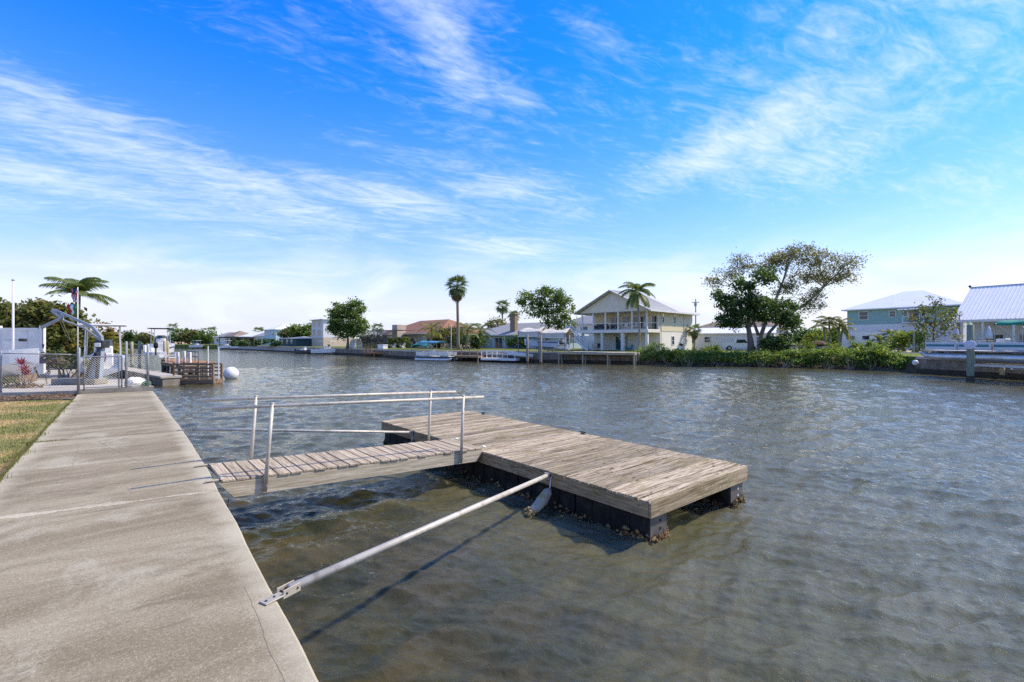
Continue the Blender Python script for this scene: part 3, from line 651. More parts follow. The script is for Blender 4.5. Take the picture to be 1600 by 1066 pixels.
# stiff arms between wall and dock
def arm(label, p, q, r_, group=None):
    p, q = Vector(p), Vector(q); d = q - p; t = thing('stiff_arm', label, 'mooring arm', p, math.atan2(d.y, d.x)); L = math.hypot(d.x, d.y)
    MB().path([(.10, 0, .02), (L - .02, 0, d.z)], r_, 14).build('pipe', ALU, t, True)
    br = MB().cbox(-.13, .06, -.045, .045, .004, .014, .002).build('wall_plate', GALVP, t)
    for xx in (-.10, -.03): MB().tube((xx, .0, .013), (xx, .0, .021), .009, 8).build('bolt', DARK, br)
    for s_ in (-1, 1): MB().cbox(.02, .18, s_ * .040 - .003, s_ * .040 + .003, -.02, .050, .002).build('clevis_plate', GALVP, t)
    for xx in (.05, .15): MB().tube((xx, -.05, .018), (xx, .05, .018), .008, 8).build('clevis_bolt', DARK, t)
    MB().cbox(L - .05, L + .02, -.05, .05, d.z - .07, d.z + .05, .006).build('dock_plate', GALVP, t)
    MB().tube((L - .02, -.07, d.z), (L - .02, .07, d.z), .014, 8).build('hinge_bolt', DARK, t)
GALVP = mat('weathered bracket', (.46,.41,.33), (.36,.32,.26), 8, .6, metal=.25)
arm('long pale pipe arm from the near walk edge to the dock', nd2w(.78*U, 3.24*U, WALK), nd2w(4.585*U, 4.78*U, .58), .037)
arm('thin pipe arm behind the gangway reaching the far dock side', nd2w(.94*U, 10.35*U, WALK), nd2w(4.585*U, 8.70*U, .60), .032)
# soft fenders hanging off the dock side
FEND = mat('grubby fender', (.52,.45,.34), (.36,.30,.22), 6, .7, .4, 12, grime=((.36,.24,.06), 4, .5, .62, .8))
FENDY = mat('fender growth', (.34,.24,.08), (.22,.16,.07), 9, .8, .6, 20)
def fender(label, pts, rad, cat='fender'):
    t = thing('fender', label, cat, pts[0]); o = Vector(pts[0]); q = [Vector(p) - o for p in pts]
    MB().path(q, rad, 12).build('fender_body', FEND, t, True)
    mb = MB()
    for i in range(26):
        p = q[-1] + Vector((random.gauss(0, .045), random.gauss(0, .045), random.gauss(-.005, .03))); mb.ell(p, random.uniform(.02, .045), 6, 4, .25)
    mb.build('fender_growth', FENDY, t)
    MB().path([q[0] + Vector((.02, .02, .22)), q[0] + Vector((0, 0, .05)), q[0]], .010, 6).build('rope', WPLAS, t)
a0 = nd2w(DN0 - .03, DD0 + 2.02, 0)
fender('saggy pale fender hanging below the near pipe arm', [a0 + Vector((0, 0, .36)), a0 - NN*.06 + Vector((0,0,.31)), a0 - NN*.16 + Vector((-.02,-.03,.20)), a0 - NN*.26 + Vector((-.06,-.06,.10)), a0 - NN*.34 + Vector((-.10,-.08,.05))], [.03,.085,.10,.085,.07])
a1 = nd2w(DN0 - .03, DD0 + 7.1, 0)
fender('saggy pale fender hanging behind the gangway', [a1 + Vector((0, 0, .34)), a1 - NN*.10 + Vector((0,0,.28)), a1 - NN*.3 + Vector((0,-.05,.18)), a1 - NN*.55 + Vector((-.03,-.12,.06))], [.03,.09,.08,.06])
# ================================================================ VEGETATION BUILDERS
BARK = mat('grey brown bark', (.13,.10,.075), (.22,.18,.14), 3, .95, .7, 14, stretch=(3,3,1))
BARKP = mat('palm bark', (.20,.15,.11), (.30,.25,.20), 5, .95, .6, 10, stretch=(1,1,6))
BARKG = mat('pale palm bark', (.34,.31,.27), (.24,.21,.18), 4, .95, .5, 10, stretch=(1,1,5))
DEADF = leaf_mat('dead palm leaf', [(.20,.12,.06), (.28,.18,.10), (.15,.085,.045)], .15, .8)
LF_DARK = leaf_mat('dark leaves', [(0.046,0.089,0.034), (0.084,0.138,0.046), (0.136,0.193,0.066), (0.059,0.109,0.038)])
LF_MID = leaf_mat('mid green leaves', [(0.086,0.144,0.034), (0.144,0.211,0.047), (0.211,0.277,0.067), (0.106,0.163,0.039)])
LF_BRIGHT = leaf_mat('bright leaves', [(0.117,0.176,0.029), (0.182,0.234,0.039), (0.260,0.286,0.058), (0.091,0.143,0.026)], .45)
LF_OLIVE = leaf_mat('olive leaves', [(0.135,0.128,0.045), (0.195,0.180,0.068), (0.255,0.225,0.090), (0.150,0.165,0.053)], .4)
LF_GRAPE = leaf_mat('sea grape leaves', [(.075,.115,.026), (.12,.15,.035), (.20,.20,.05), (.27,.20,.07), (.09,.13,.03)], .4)
LF_MANG = leaf_mat('mangrove leaves', [(0.129,0.215,0.047), (0.215,0.311,0.064), (0.321,0.386,0.096), (0.172,0.247,0.053), (0.096,0.161,0.043)], .4)
LF_PALM = leaf_mat('palm leaflets', [(0.097,0.137,0.036), (0.161,0.201,0.056), (0.225,0.241,0.081)], .3)
LF_PALMY = leaf_mat('yellow palm leaflets', [(0.200,0.200,0.037), (0.300,0.263,0.050), (0.150,0.175,0.037), (0.350,0.275,0.075)], .4)
LF_FAN = leaf_mat('fan palm blades', [(0.088,0.128,0.044), (0.136,0.186,0.059), (0.195,0.234,0.088)], .25)
LF_TAN = leaf_mat('tan olive leaves', [(0.218,0.190,0.075), (0.172,0.172,0.057), (0.276,0.230,0.103), (0.138,0.161,0.052)], .45)
LF_CROT = leaf_mat('croton leaves', [(.22,.12,.04), (.28,.17,.05), (.16,.13,.03), (.30,.12,.05)], .4)

def leaf_cloud(name, C, size, m, parent, flat=.35, aspect=.55, up=None):
    """one small pointed leaf face per centre"""
    N = len(C); size = 1.25 * size * (.65 + .7 * rng.random(N))
    nrm = rng.normal(size=(N, 3)); nrm[:, 2] += flat * 2.0; nrm /= np.linalg.norm(nrm, axis=1)[:, None]
    t = rng.normal(size=(N, 3)); t -= nrm * (t * nrm).sum(1)[:, None]; t /= np.linalg.norm(t, axis=1)[:, None] + 1e-9
    b = np.cross(nrm, t); s_ = size[:, None]
    V = np.empty((N, 4, 3)); V[:, 0] = C - t * s_ * .5; V[:, 1] = C + b * s_ * aspect * .5 + nrm * s_ * .08; V[:, 2] = C + t * s_ * .5; V[:, 3] = C - b * s_ * aspect * .5 + nrm * s_ * .08
    me = np_mesh(name, V.reshape(-1, 3), np.arange(4 * N).reshape(-1, 4))
    return link(name, me, m, parent)
def clumps(blobs, per, nclump, sig, shell=.55):
    """leaf centres gathered in clumps through the volume of ellipsoid blobs"""
    out = []; cc = []
    for (c, r_) in blobs:
        c = np.array(c, float); r_ = np.array(r_ if hasattr(r_, '__len__') else (r_,)*3, float)
        k = max(3, int(nclump * (r_.prod() ** (1/3)) ** 2))
        d = rng.normal(size=(k, 3)); d /= np.linalg.norm(d, axis=1)[:, None]
        rad = (shell + (1 - shell) * rng.random(k)) ** .8
        cen = c + d * r_ * rad[:, None]; cc.append(cen)
        s_ = sig * (.6 + .8 * rng.random(k))
        for j in range(k):
            n = max(4, int(1.5 * per * (.5 + rng.random()))); out.append(cen[j] + rng.normal(size=(n, 3)) * s_[j] * np.array([1, 1, .7]))
    return np.concatenate(out), cc
def limb_pts(p, q, bend=.12, n=5):
    p, q = Vector(p), Vector(q); L = (q - p).length; off = Vector((random.gauss(0, bend), random.gauss(0, bend), abs(random.gauss(0, bend)))) * L
    return [p.lerp(q, i / n) + off * math.sin(math.pi * i / n) + Vector((random.gauss(0, .012), random.gauss(0, .012), 0)) * L * (0 < i < n) for i in range(n + 1)]
def tree(name, label, base, trunk, blobs, leafm, lsize=.3, per=30, nclump=9, sig=.35, tr=.3, twigs=4, bark=BARK, group=None, cat='tree', shell=.55, flat=.35, limbs=True, stems=None, bough=.42):
    """trunk: list of local points; blobs: list of (centre, radii) local"""
    t = thing(name, label, cat, base, 0, group)
    stems = stems or [(trunk, tr)]
    for (pts, r_) in stems:
        k = len(pts); MB().path(pts, [r_ * (1.25 if i == 0 else 1 - .5 * i / (k - 1)) for i in range(k)], 9).build('trunk', bark, t, True)
    C, cc = clumps(blobs, per, nclump, sig, shell)
    if limbs:
        for (c, r_), cen in zip(blobs, cc):
            pts, r0 = min(stems, key=lambda s_: (Vector(s_[0][-1]) - Vector(c)).length)
            src = Vector(pts[-1]) if Vector(c).z > pts[-1][2] * .9 or len(pts) < 3 else Vector(pts[-2])
            lp = limb_pts(src, c); rr = r0 * bough
            mb = MB().path(lp, [rr * (1 - .65 * i / 5) for i in range(6)], 6)
            for j in range(min(twigs, len(cen))):
                q = limb_pts(lp[random.choice((2, 3, 4, 5))], cen[random.randrange(len(cen))], .1, 3); mb.path(q, [rr * .36, rr * .28, rr * .2, rr * .1], 5)
            mb.build('limb', bark, t, True)
    leaf_cloud('crown', C, lsize, leafm, t, flat)
    return t
def shrub(name, label, base, blobs, leafm, lsize=.22, per=26, nclump=12, sig=.22, stem=True, group=None, cat='shrub', bark=BARK, shell=.5, sr=.03, ns=9):
    t = thing(name, label, cat, base, 0, group); C, cc = clumps(blobs, per, nclump, sig, shell); C = C[C[:, 2] > .02]
    if stem:
        mb = MB(); al = np.concatenate(cc)
        for j in range(ns):
            q = al[rng.integers(len(al))]; p0 = (q[0] * .45 + random.gauss(0, .15), q[1] * .45 + random.gauss(0, .15), -.12)
            mb.path(limb_pts(p0, q, .08, 3), [sr, sr * .8, sr * .6, sr * .35], 5)
        mb.build('stems', bark, t, True)
    leaf_cloud('foliage', C, lsize, leafm, t, .45); return t

def frond_mesh(L, arch, nl=20, ll=.55, droop=.5, m=None, seed=0, w=.045):
    """feather frond along +x: rachis rising then arching, paired leaflets"""
    rs = random.Random(seed); pts = []; a = arch[0]; p = Vector((0, 0, 0)); K = 12
    for i in range(K + 1):
        pts.append(p.copy()); a = arch[0] + (arch[1] - arch[0]) * ((i + 1) / K) ** 1.1; p = p + Vector((math.cos(a), 0, math.sin(a))) * L / K
    mb = MB(); mb.path(pts, [.03 * L / 3 * (1 - .8 * i / K) + .004 for i in range(K + 1)], 4)
    for i in range(nl):
        f = .12 + .88 * i / nl; k = min(K - 1, int(f * K)); fr = f * K - k; c = pts[k].lerp(pts[k+1], fr); t = (pts[k+1] - pts[k]).normalized()
        ln = ll * (math.sin(math.pi * (.12 + .83 * f)) ** .7) * rs.uniform(.85, 1.1)
        for s_ in (-1, 1):
            side = Vector((0, s_, 0)); d1 = (side * .8 + t * .65 + Vector((0, 0, -droop * .3))).normalized(); d2 = (side * .5 + t * .5 + Vector((0, 0, -droop * 1.1))).normalized()
            wv = t * w; m1 = c + d1 * ln * .55; e = m1 + d2 * ln * .5
            mb.add([c - wv, c + wv, m1 + wv * .8, m1 - wv * .8, e], [(0,1,2,3), (3,2,4)])
    me = mb.mesh('frond'); 
    if m: me.materials.append(m)
    return me
def feather_palm(name, label, base, trunk, tr, fl, nf, leafm, bark=BARKG, droop=.5, ll=.6, group=None, el=(75, -25), shaft=None, nuts=False, w=.05, curl=1.0):
    t = thing(name, label, 'palm tree', base, 0, group)
    K = 10; P = [Vector(p) for p in trunk]; pts = []
    for i in range(K + 1):
        f = i / K * (len(P) - 1); k = min(int(f), len(P) - 2); pts.append(P[k].lerp(P[k+1], f - k))
    MB().path(pts, [tr * (1.35 if i == 0 else 1.08 - .3 * i / K) for i in range(K + 1)], 10).build('trunk', bark, t, True)
    top = pts[-1]
    if shaft: MB().path([top, top + Vector((0, 0, shaft))], [tr * .8, tr * .4], 8).build('crownshaft', LF_BRIGHT, t, True); top = top + Vector((0, 0, shaft * .8))
    vs = [frond_mesh(fl * random.uniform(.9, 1.08), (R(e0), R(e1)), 28, ll * 1.1, droop, leafm, k, w * .72) for k, (e0, e1) in enumerate(((el[0], el[0] - 95 * curl), ((el[0] + el[1]) / 2 + 12, (el[0] + el[1]) / 2 + 12 - 80 * curl), (el[1] + 18, el[1] + 18 - 63 * curl)))]
    for i in range(nf):
        k = i % 3; z = i * 137.5 + random.uniform(-12, 12)
        link('frond', vs[k], None, t, top, (random.uniform(-.15, .15), random.uniform(-.12, .12), R(z)))
    if nuts:
        for i in range(5): MB().ell((top.x + .22 * math.cos(i * 1.3), top.y + .22 * math.sin(i * 1.3), top.z - .25), (.11, .11, .14), 8, 6).build('coconut', mat('coconut husk', (.22,.17,.06), (.15,.10,.04), 6), t, True)
    return t
def fan_mesh(pet, rad, m, seed, nb=15, dead=False):
    rs = random.Random(seed); mb = MB(); K = 5; a = R(18); p = Vector((0, 0, 0)); pts = []
    for i in range(K + 1): pts.append(p.copy()); p = p + Vector((math.cos(a), 0, math.sin(a))) * pet / K; a -= R(9)
    mb.path(pts, [.03 - .003 * i for i in range(K + 1)], 4); c = pts[-1]; t = (pts[-1] - pts[-2]).normalized(); up = Vector((-t.z, 0, t.x))
    for i in range(nb):
        b = R(-115 + 230 * i / (nb - 1)) + rs.uniform(-.04, .04); d = t * math.cos(b) + Vector((0, 1, 0)) * math.sin(b); ln = rad * (.72 + .28 * math.cos(b * .7)) * rs.uniform(.9, 1.08)
        sd = d.cross(up).normalized(); w = rad * .078; m1 = c + d * ln * .6 + up * .03; e = c + d * ln + Vector((0, 0, -.16 * rad))
        mb.add([c, m1 - sd * w, e, m1 + sd * w], [(0,1,2,3)])
    me = mb.mesh('frond'); me.materials.append(m); return me
def fan_palm(name, label, base, h, tr, rad, nf, skirt=0, bark=BARKP, lean=(0, 0), leafm=LF_FAN, group=None, pet=None, low=-40):
    t = thing(name, label, 'palm tree', base, 0, group); K = 8
    pts = [Vector((lean[0] * (i / K) ** 1.5, lean[1] * (i / K) ** 1.5, h * i / K)) for i in range(K + 1)]
    MB().path(pts, [tr * (1.5 if i == 0 else 1.05 - .2 * i / K) for i in range(K + 1)], 10).build('trunk', bark, t, True); top = pts[-1]
    pet = pet or rad * .9; vs = [fan_mesh(pet * random.uniform(.85, 1.1), rad, leafm, k) for k in range(4)]; dv = [fan_mesh(pet * .8, rad * .9, DEADF, 9 + k, 11) for k in range(2)]
    for i in range(nf):
        e = 78 - (78 - low) * (i + .5) / nf
        link('frond', vs[i % 4], None, t, top, (random.uniform(-.4, .4), R(-e) + R(8), R(i * 137.5)))
    for i in range(skirt):
        link('dead_frond', dv[i % 2], None, t, top - Vector((0, 0, .15 + .5 * rad * (i / skirt))), (random.uniform(-.4, .4), R(58 + 22 * random.random()), R(i * 137.5 + 40)))
    return t
ORD = 'first second third fourth fifth sixth seventh eighth ninth tenth eleventh twelfth thirteenth fourteenth fifteenth sixteenth seventeenth eighteenth nineteenth twentieth'.split()
ORD = [o for o in ORD] + ['twenty-' + o for o in ORD[:9]] + ['thirtieth']
# ================================================================ HOUSE BUILDERS (local frame: x along front, y away from the viewer, z up)
def window(parent, x, z, w, h, y=0.0, side='F', frame=WHITE, glass=GLASS, cols=1, rows=2, fw=.09, name='window', depth=.06):
    rot = {'F': 0, 'R': R(90), 'L': R(-90), 'B': R(180)}[side]
    loc = {'F': (x, y, z), 'R': (y, x, z), 'L': (y, x, z), 'B': (x, y, z)}[side]
    m = MB()
    m.box(-w/2 - fw, w/2 + fw, -depth, 0, -h/2 - fw, -h/2); m.box(-w/2 - fw, w/2 + fw, -depth, 0, h/2, h/2 + fw)
    m.box(-w/2 - fw, -w/2, -depth, 0, -h/2, h/2); m.box(w/2, w/2 + fw, -depth, 0, -h/2, h/2)
    for i in range(1, cols): m.box(-w/2 + w*i/cols - .03, -w/2 + w*i/cols + .03, -depth * .8, 0, -h/2, h/2)
    f = m.build(name, frame, parent, loc=loc, rot=(0, 0, rot))
    for r_ in range(rows):
        z0 = -h/2 + h * r_ / rows + .02; z1 = -h/2 + h * (r_ + 1) / rows - .02
        for c in range(cols):
            x0 = -w/2 + w * c / cols + (.03 if c else 0); x1 = -w/2 + w * (c + 1) / cols - (.03 if c < cols - 1 else 0)
            MB().box(x0, x1, -.02 - .012 * (r_ == 0), -.004, z0, z1).build('pane', glass, f)
    for r_ in range(1, rows): MB().box(-w/2, w/2, -depth * .7, -.002, -h/2 + h*r_/rows - .022, -h/2 + h*r_/rows + .022).build('sash_bar', frame, f)
    return f
def hip_roof(parent, x0, x1, y0, y1, z, rise, m, inset=None, name='roof', fascia=WHITE, th=.18, gable_front=False):
    w, d = x1 - x0, y1 - y0
    if w >= d:
        s_ = inset if inset is not None else d / 2; a = (x0 + s_, (y0 + y1) / 2, z + rise); b = (x1 - s_, (y0 + y1) / 2, z + rise)
        vs = [(x0,y0,z),(x1,y0,z),(x1,y1,z),(x0,y1,z), a, b]; fs = [(0,1,5,4),(1,2,5),(2,3,4,5),(3,0,4),(3,2,1,0)]
    else:
        s_ = inset if inset is not None else w / 2; a = ((x0 + x1) / 2, y0 + (0 if gable_front else s_), z + rise); b = ((x0 + x1) / 2, y1 - s_, z + rise)
        vs = [(x0,y0,z),(x1,y0,z),(x1,y1,z),(x0,y1,z), a, b]; fs = [(0,1,4),(1,2,5,4),(2,3,5),(3,0,4,5),(3,2,1,0)]
    r_ = MB().add(vs, fs).build(name, m, parent)
    f = MB(); f.box(x0, x1, y0 - .03, y0, z - th, z + .01); f.box(x0, x1, y1, y1 + .03, z - th, z + .01); f.box(x0 - .03, x0, y0, y1, z - th, z + .01); f.box(x1, x1 + .03, y0, y1, z - th, z + .01)
    f.box(x0 + .01, x1 - .01, y0 + .01, y1 - .01, z - th * .6, z - .012)
    f.build('fascia', fascia, r_); return r_
def gable_roof(parent, x0, x1, y0, y1, z, rise, m, along='x', th=.16, name='roof'):
    """two pitched slabs, ridge along x or y"""
    if along == 'x':
        ym = (y0 + y1) / 2
        o = MB().prismx([(y0, z), (ym, z + rise), (y1, z), (y1, z + th), (ym, z + rise + th), (y0, z + th)], x0, x1)
    else:
        xm = (x0 + x1) / 2
        o = MB().prismy([(x0, z), (xm, z + rise), (x1, z), (x1, z + th), (xm, z + rise + th), (x0, z + th)], y0, y1)
    return o.build(name, m, parent)
def house(name, label, loc, rz, w, d, h, wm, rm, rise=2.0, over=.6, wins=(), sides=(), doors=(), roof='hip', frame=WHITE, inset=None, lower=None, cat='house', glass=GLASS):
    t = thing(name, label, cat, loc, rz)
    if lower:
        MB().box(0, w, 0, d, -.3, lower[0]).build('wall', lower[1], t); MB().box(-.02, w + .02, -.02, d + .02, lower[0] + .001, h).build('wall', wm, t)
    else: MB().box(0, w, 0, d, -.3, h).build('wall', wm, t)
    if roof == 'hip': hip_roof(t, -over, w + over, -over, d + over, h + .02, rise, rm, inset)
    elif roof == 'gx':
        gable_roof(t, -over, w + over, -over, d + over, h - rise * over / (d / 2 + over) + .02, rise * (1 + over / (d/2)), rm, 'x')
        for xx in (0, w - .2): MB().prismx([(.02, h), (d - .02, h), (d/2, h + rise)], xx, xx + .2).build('gable', wm, t)
    elif roof == 'gy':
        gable_roof(t, -over, w + over, -over, d + over, h - rise * over / (w / 2 + over) + .02, rise * (1 + over / (w/2)), rm, 'y')
        for yy in (0, d - .2): MB().prismy([(.02, h), (w - .02, h), (w/2, h + rise)], yy, yy + .2).build('gable', wm, t)
    else:
        MB().cbox(-over, w + over, -over, d + over, h + .002, h + .3, .03).build('roof', rm, t)
    for (x, z, ww, hh, *k) in wins: window(t, x, z, ww, hh, -.022, 'F', frame, glass, *(k or (1, 2)))
    for (s_, y, z, ww, hh) in sides: window(t, y, z, ww, hh, (w + .022) if s_ == 'R' else -.022, s_, frame, glass)
    for (x, ww, hh) in doors: window(t, x, hh / 2 + .05, ww, hh, -.022, 'F', frame, glass, 2, 1, name='door')
    return t

# ================================================================ BOATS
HULLW = mat('white gelcoat', (.80,.80,.78), (.72,.72,.70), 1.5, .25, spec=.5); HULLB = mat('pale blue hull', (.50,.60,.72), (.42,.52,.66), 1.5, .3)
ALUH = mat('brushed pontoon aluminium', (.62,.64,.66), (.50,.52,.54), 2, .35, metal=.6); NAVY = mat('navy canvas', (.03,.06,.12), (.05,.09,.17), 3, .8)
BLUEC = mat('blue canvas', (.10,.27,.38), (.07,.20,.30), 3, .8); TEALC = mat('green canvas', (.01,.20,.13), (.015,.26,.17), 3, .8); BEIGE = mat('beige canvas', (.60,.56,.49), (.50,.46,.39), 1.2, .9, .3, 5)
MAROON = mat('maroon cowl', (.16,.015,.03), (.12,.01,.02), 3, .3); SEATW = mat('boat vinyl', (.70,.68,.64), (.58,.56,.52), 2, .6)
def hull_mesh(L, Bm, H, n=12, name='hull'):
    """v-bottom hull along +x, bow at +L; sheer rises to the bow"""
    vs = []; fs = []
    for i in range(n + 1):
        f = i / n; x = L * f; b = Bm / 2 * (1 - max(0, (f - .45) / .55) ** 2.2) * (.93 + .07 * min(1, f * 5)); b = max(b, .012)
        sh = H * (1 + .22 * f ** 2); kz = .55 * H * max(0, (f - .62) / .38) ** 2; ch = kz + .30 * H + .15 * H * f
        vs += [(x, -b, sh), (x, -b * .93, ch), (x + (.0), 0, kz), (x, b * .93, ch), (x, b, sh), (x, b * .86, sh), (x, b * .82, ch + .12), (x, -b * .82, ch + .12), (x, -b * .86, sh)]
    k = 9
    for i in range(n):
        for j in range(k): fs.append((i*k+j, i*k+(j+1) % k, (i+1)*k+(j+1) % k, (i+1)*k+j))
    fs.append(tuple(range(k))[::-1]); fs.append(tuple(n*k + j for j in range(k)))
    return MB().add(vs, fs)
def outboard(parent, x, y, z, s_=1.0, m=WPLAS, top=None):
    o = MB(); o.path([(x, y, z + .25*s_), (x - .02, y, z + .42*s_), (x - .03, y, z + .72*s_), (x - .02, y, z + .86*s_)], [.17*s_, .22*s_, .20*s_, .10*s_], 10).build('engine_cowl', top or m, parent, True)
    MB().cbox(x - .09*s_, x + .07*s_, y - .06*s_, y + .06*s_, z - .35*s_, z + .3*s_, .02).build('engine_leg', DARK, parent)
    MB().path([(x - .12*s_, y, z - .42*s_), (x + .18*s_, y, z - .42*s_)], [.07*s_, .05*s_], 8).build('gearcase', DARK, parent, True)
def skiff(name, label, loc, rz, L=5.5, Bm=2.1, H=1.0, hm=HULLW, top=None, stripe=None, motor=True, motor_top=None, console=True):
    t = thing(name, label, 'boat', loc, rz)
    hull_mesh(L, Bm, H).build('hull', hm, t, False)
    if stripe:
        for s_ in (-1, 1): MB().beam((.1, s_ * Bm / 2 * .985, H * .80), (L * .55, s_ * Bm / 2 * 1.0, H * .86), .03, .12).build('hull_stripe', stripe, t)
    if console:
        MB().cbox(L*.40, L*.52, -.4, .4, .4*H, 1.35*H + .3, .05).build('console', WPLAS, t); MB().cbox(L*.27, L*.34, -.45, .45, .4*H, H + .25, .06).build('leaning_post', SEATW, t)
        MB().add([(L*.52, -.4, H*1.35+.28), (L*.52, .4, H*1.35+.28), (L*.49, .36, H*1.35+.65), (L*.49, -.36, H*1.35+.65)], [(0,1,2,3)]).build('windscreen', GLASSB, t)
    if motor: outboard(t, -.2, 0, H * .55, 1.0, WPLAS, motor_top)
    if top:
        zt = H + 1.75
        for xx in (L*.30, L*.56):
            for s_ in (-1, 1): MB().tube((xx, s_ * .75, H * .9), (xx + .05, s_ * .7, zt), .03, 6).build('top_post', ALUH, t)
        MB().cbox(L*.22, L*.66, -1.0, 1.0, zt, zt + .09, .03).build('hard_top', top, t)
    return t
def pontoon_boat(name, label, loc, rz, L=7.0, Bm=2.5, canvas=BLUEC, panel=ALUH, accent=None, bimini=True, bx=(.15, .6), motor=True, fold=False, rail_h=.75):
    t = thing(name, label, 'boat', loc, rz)
    for s_ in (-1, 1):
        y = s_ * (Bm / 2 - .38); MB().path([(0, y, .32), (.15, y, .32), (L * .86, y, .32), (L * .95, y, .40), (L, y, .55)], [.26, .32, .32, .22, .05], 14).build('pontoon', ALUH, t, True)
        for k in range(5): MB().cbox(L * (.12 + .17 * k), L * (.12 + .17 * k) + .35, y - .1, y + .1, .58, .70, .02).build('pontoon_bracket', DARK, t)
    dk = MB().cbox(0, L * .97, -Bm / 2, Bm / 2, .70, .82, .02).build('deck', SEATW, t); MB().cbox(-.02, L * .975, -Bm / 2 - .03, Bm / 2 + .03, .735, .785, .01).build('rub_rail', DARK, dk)
    for s_ in (-1, 1):
        y = s_ * (Bm / 2 - .05)
        for (a, b) in ((.04, .40), (.40, .66), (.66, .93)):
            f = MB().cbox(L * a + .05, L * b - .05, y - .02, y + .02, .90, .82 + rail_h - .1, .01).build('fence_panel', panel, t)
            if accent: MB().box(L * a + .2, L * b - .1, y + s_ * .022, y + s_ * .026, 1.12, 1.30).build('accent_stripe', accent, f)
            MB().path([(L*a + .02, y, .84), (L*a + .02, y, .82 + rail_h), (L*b - .02, y, .82 + rail_h), (L*b - .02, y, .84)], .024, 6).build('fence_rail', ALU, t, True)
    for x in (L * .04, L * .93): MB().cbox(x - .02, x + .02, -Bm/2 + .1, -.4, .9, .72 + rail_h, .01).build('fence_panel', panel, t); MB().cbox(x - .02, x + .02, .4, Bm/2 - .1, .9, .72 + rail_h, .01).build('fence_panel', panel, t)
    MB().cbox(L*.70, L*.90, -Bm/2 + .12, -Bm/2 + .75, .825, 1.25, .05).build('bench_seat', SEATW, t); MB().cbox(L*.08, L*.24, Bm/2 - .8, Bm/2 - .12, .825, 1.3, .05).build('bench_seat', SEATW, t)
    MB().cbox(L*.40, L*.47, -.75, -.15, .825, 1.75, .05).build('helm_console', SEATW, t); MB().cbox(L*.28, L*.35, -.75, -.15, .825, 1.35, .06).build('captain_chair', SEATW, t)
    if motor: outboard(t, -.25, 0, .45, .9, BLACK)
    if bimini:
        x0, x1 = L * bx[0], L * bx[1]; zt = 2.85
        for s_ in (-1, 1):
            y = s_ * (Bm / 2 - .08)
            for xx in (x0, (x0 + x1) / 2, x1): MB().tube(((x0 + x1) / 2, y, 1.5), (xx, y, zt), .022, 6).build('bimini_bow', ALU, t)
        K = 8; vs = []
        for i in range(K + 1):
            for j in range(7):
                f = i / K; g = j / 6 * 2 - 1; vs.append((x0 - .1 + (x1 - x0 + .2) * f, g * (Bm / 2), zt + .22 * (1 - g * g) + .03 * math.cos(f * 12.56) - (.10 if j in (0, 6) else 0)))
        fs = [(i*7+j, i*7+j+1, i*7+8+j, i*7+7+j) for i in range(K) for j in range(6)]
        o = MB().add(vs, fs).build('bimini_canvas', canvas, t, True); md = o.modifiers.new('thick', 'SOLIDIFY'); md.thickness = .04
    if fold:
        MB().path([(L*.12, -Bm/2 + .1, 2.3), (L*.2, 0, 2.75), (L*.12, Bm/2 - .1, 2.3)], [.12,.16,.12], 8).build('folded_bimini', canvas, t, True)
    return t

# ================================================================ SMALL THINGS
def piling(label, loc, h, r_=.16, m=W_GREY, cap=None, group=None, lean=(0, 0), depth=1.2):
    t = thing('piling', label, 'piling', loc, 0, group)
    MB().path([(0, 0, -depth), (0, 0, 0), (lean[0]*.5, lean[1]*.5, h * .5), (lean[0], lean[1], h)], [r_ * 1.05, r_, r_ * .97, r_ * .93], 10).build('pile', m, t, True)
    MB().path([(0, 0, -depth), (0, 0, .05), (0, 0, .28 + random.random() * .1)], [r_ * 1.14, r_ * 1.13, r_ * 1.03], 10).build('tide_band', BARN, t, True)
    if cap: MB().path([(lean[0], lean[1], h), (lean[0], lean[1], h + .03), (lean[0], lean[1], h + .22)], [r_ * 1.12, r_ * 1.12, .02], 10).build('pile_cap', cap, t, True)
    return t
def adirondack(label, loc, rz, m=WPLAS, group=None):
    t = thing('garden_chair', label, 'chair', loc, rz, group)
    MB().beam((0, -.38, .42), (0, .25, .30), .55, .04).build('seat', m, t)
    for i in range(5):
        x = -.22 + .11 * i; MB().beam((x, .22, .28), (x * 1.1, .52, 1.05 - abs(i - 2) * .06), .10, .025, (0, 1, 0)).build('back_slat', m, t)
    for s_ in (-1, 1):
        MB().box(s_*.34 - .06, s_*.34 + .06, -.45, .35, .58, .605).build('armrest', m, t); MB().box(s_*.30 - .025, s_*.30 + .025, -.42, -.34, 0, .58).build('leg', m, t); MB().beam((s_*.30, -.35, .40), (s_*.30, .60, .04), .05, .09).build('leg', m, t)
    return t
def patio_chair(label, loc, rz, m, group=None, tall=.95):
    t = thing('patio_chair', label, 'chair', loc, rz, group)
    MB().cbox(-.28, .28, -.28, .28, .40, .48, .02).build('seat', m, t); MB().cbox(-.28, .28, .22, .28, .481, tall, .02).build('backrest', m, t)
    for sx in (-1, 1):
        MB().box(sx*.28 - .03, sx*.28 + .03, -.26, .215, .64, .68).build('armrest', m, t)
        for sy in (-1, 1): MB().tube((sx*.25, sy*.25, 0), (sx*.25, sy*.25, .64 if sy < 0 else .40), .022, 6).build('leg', m, t)
    return t
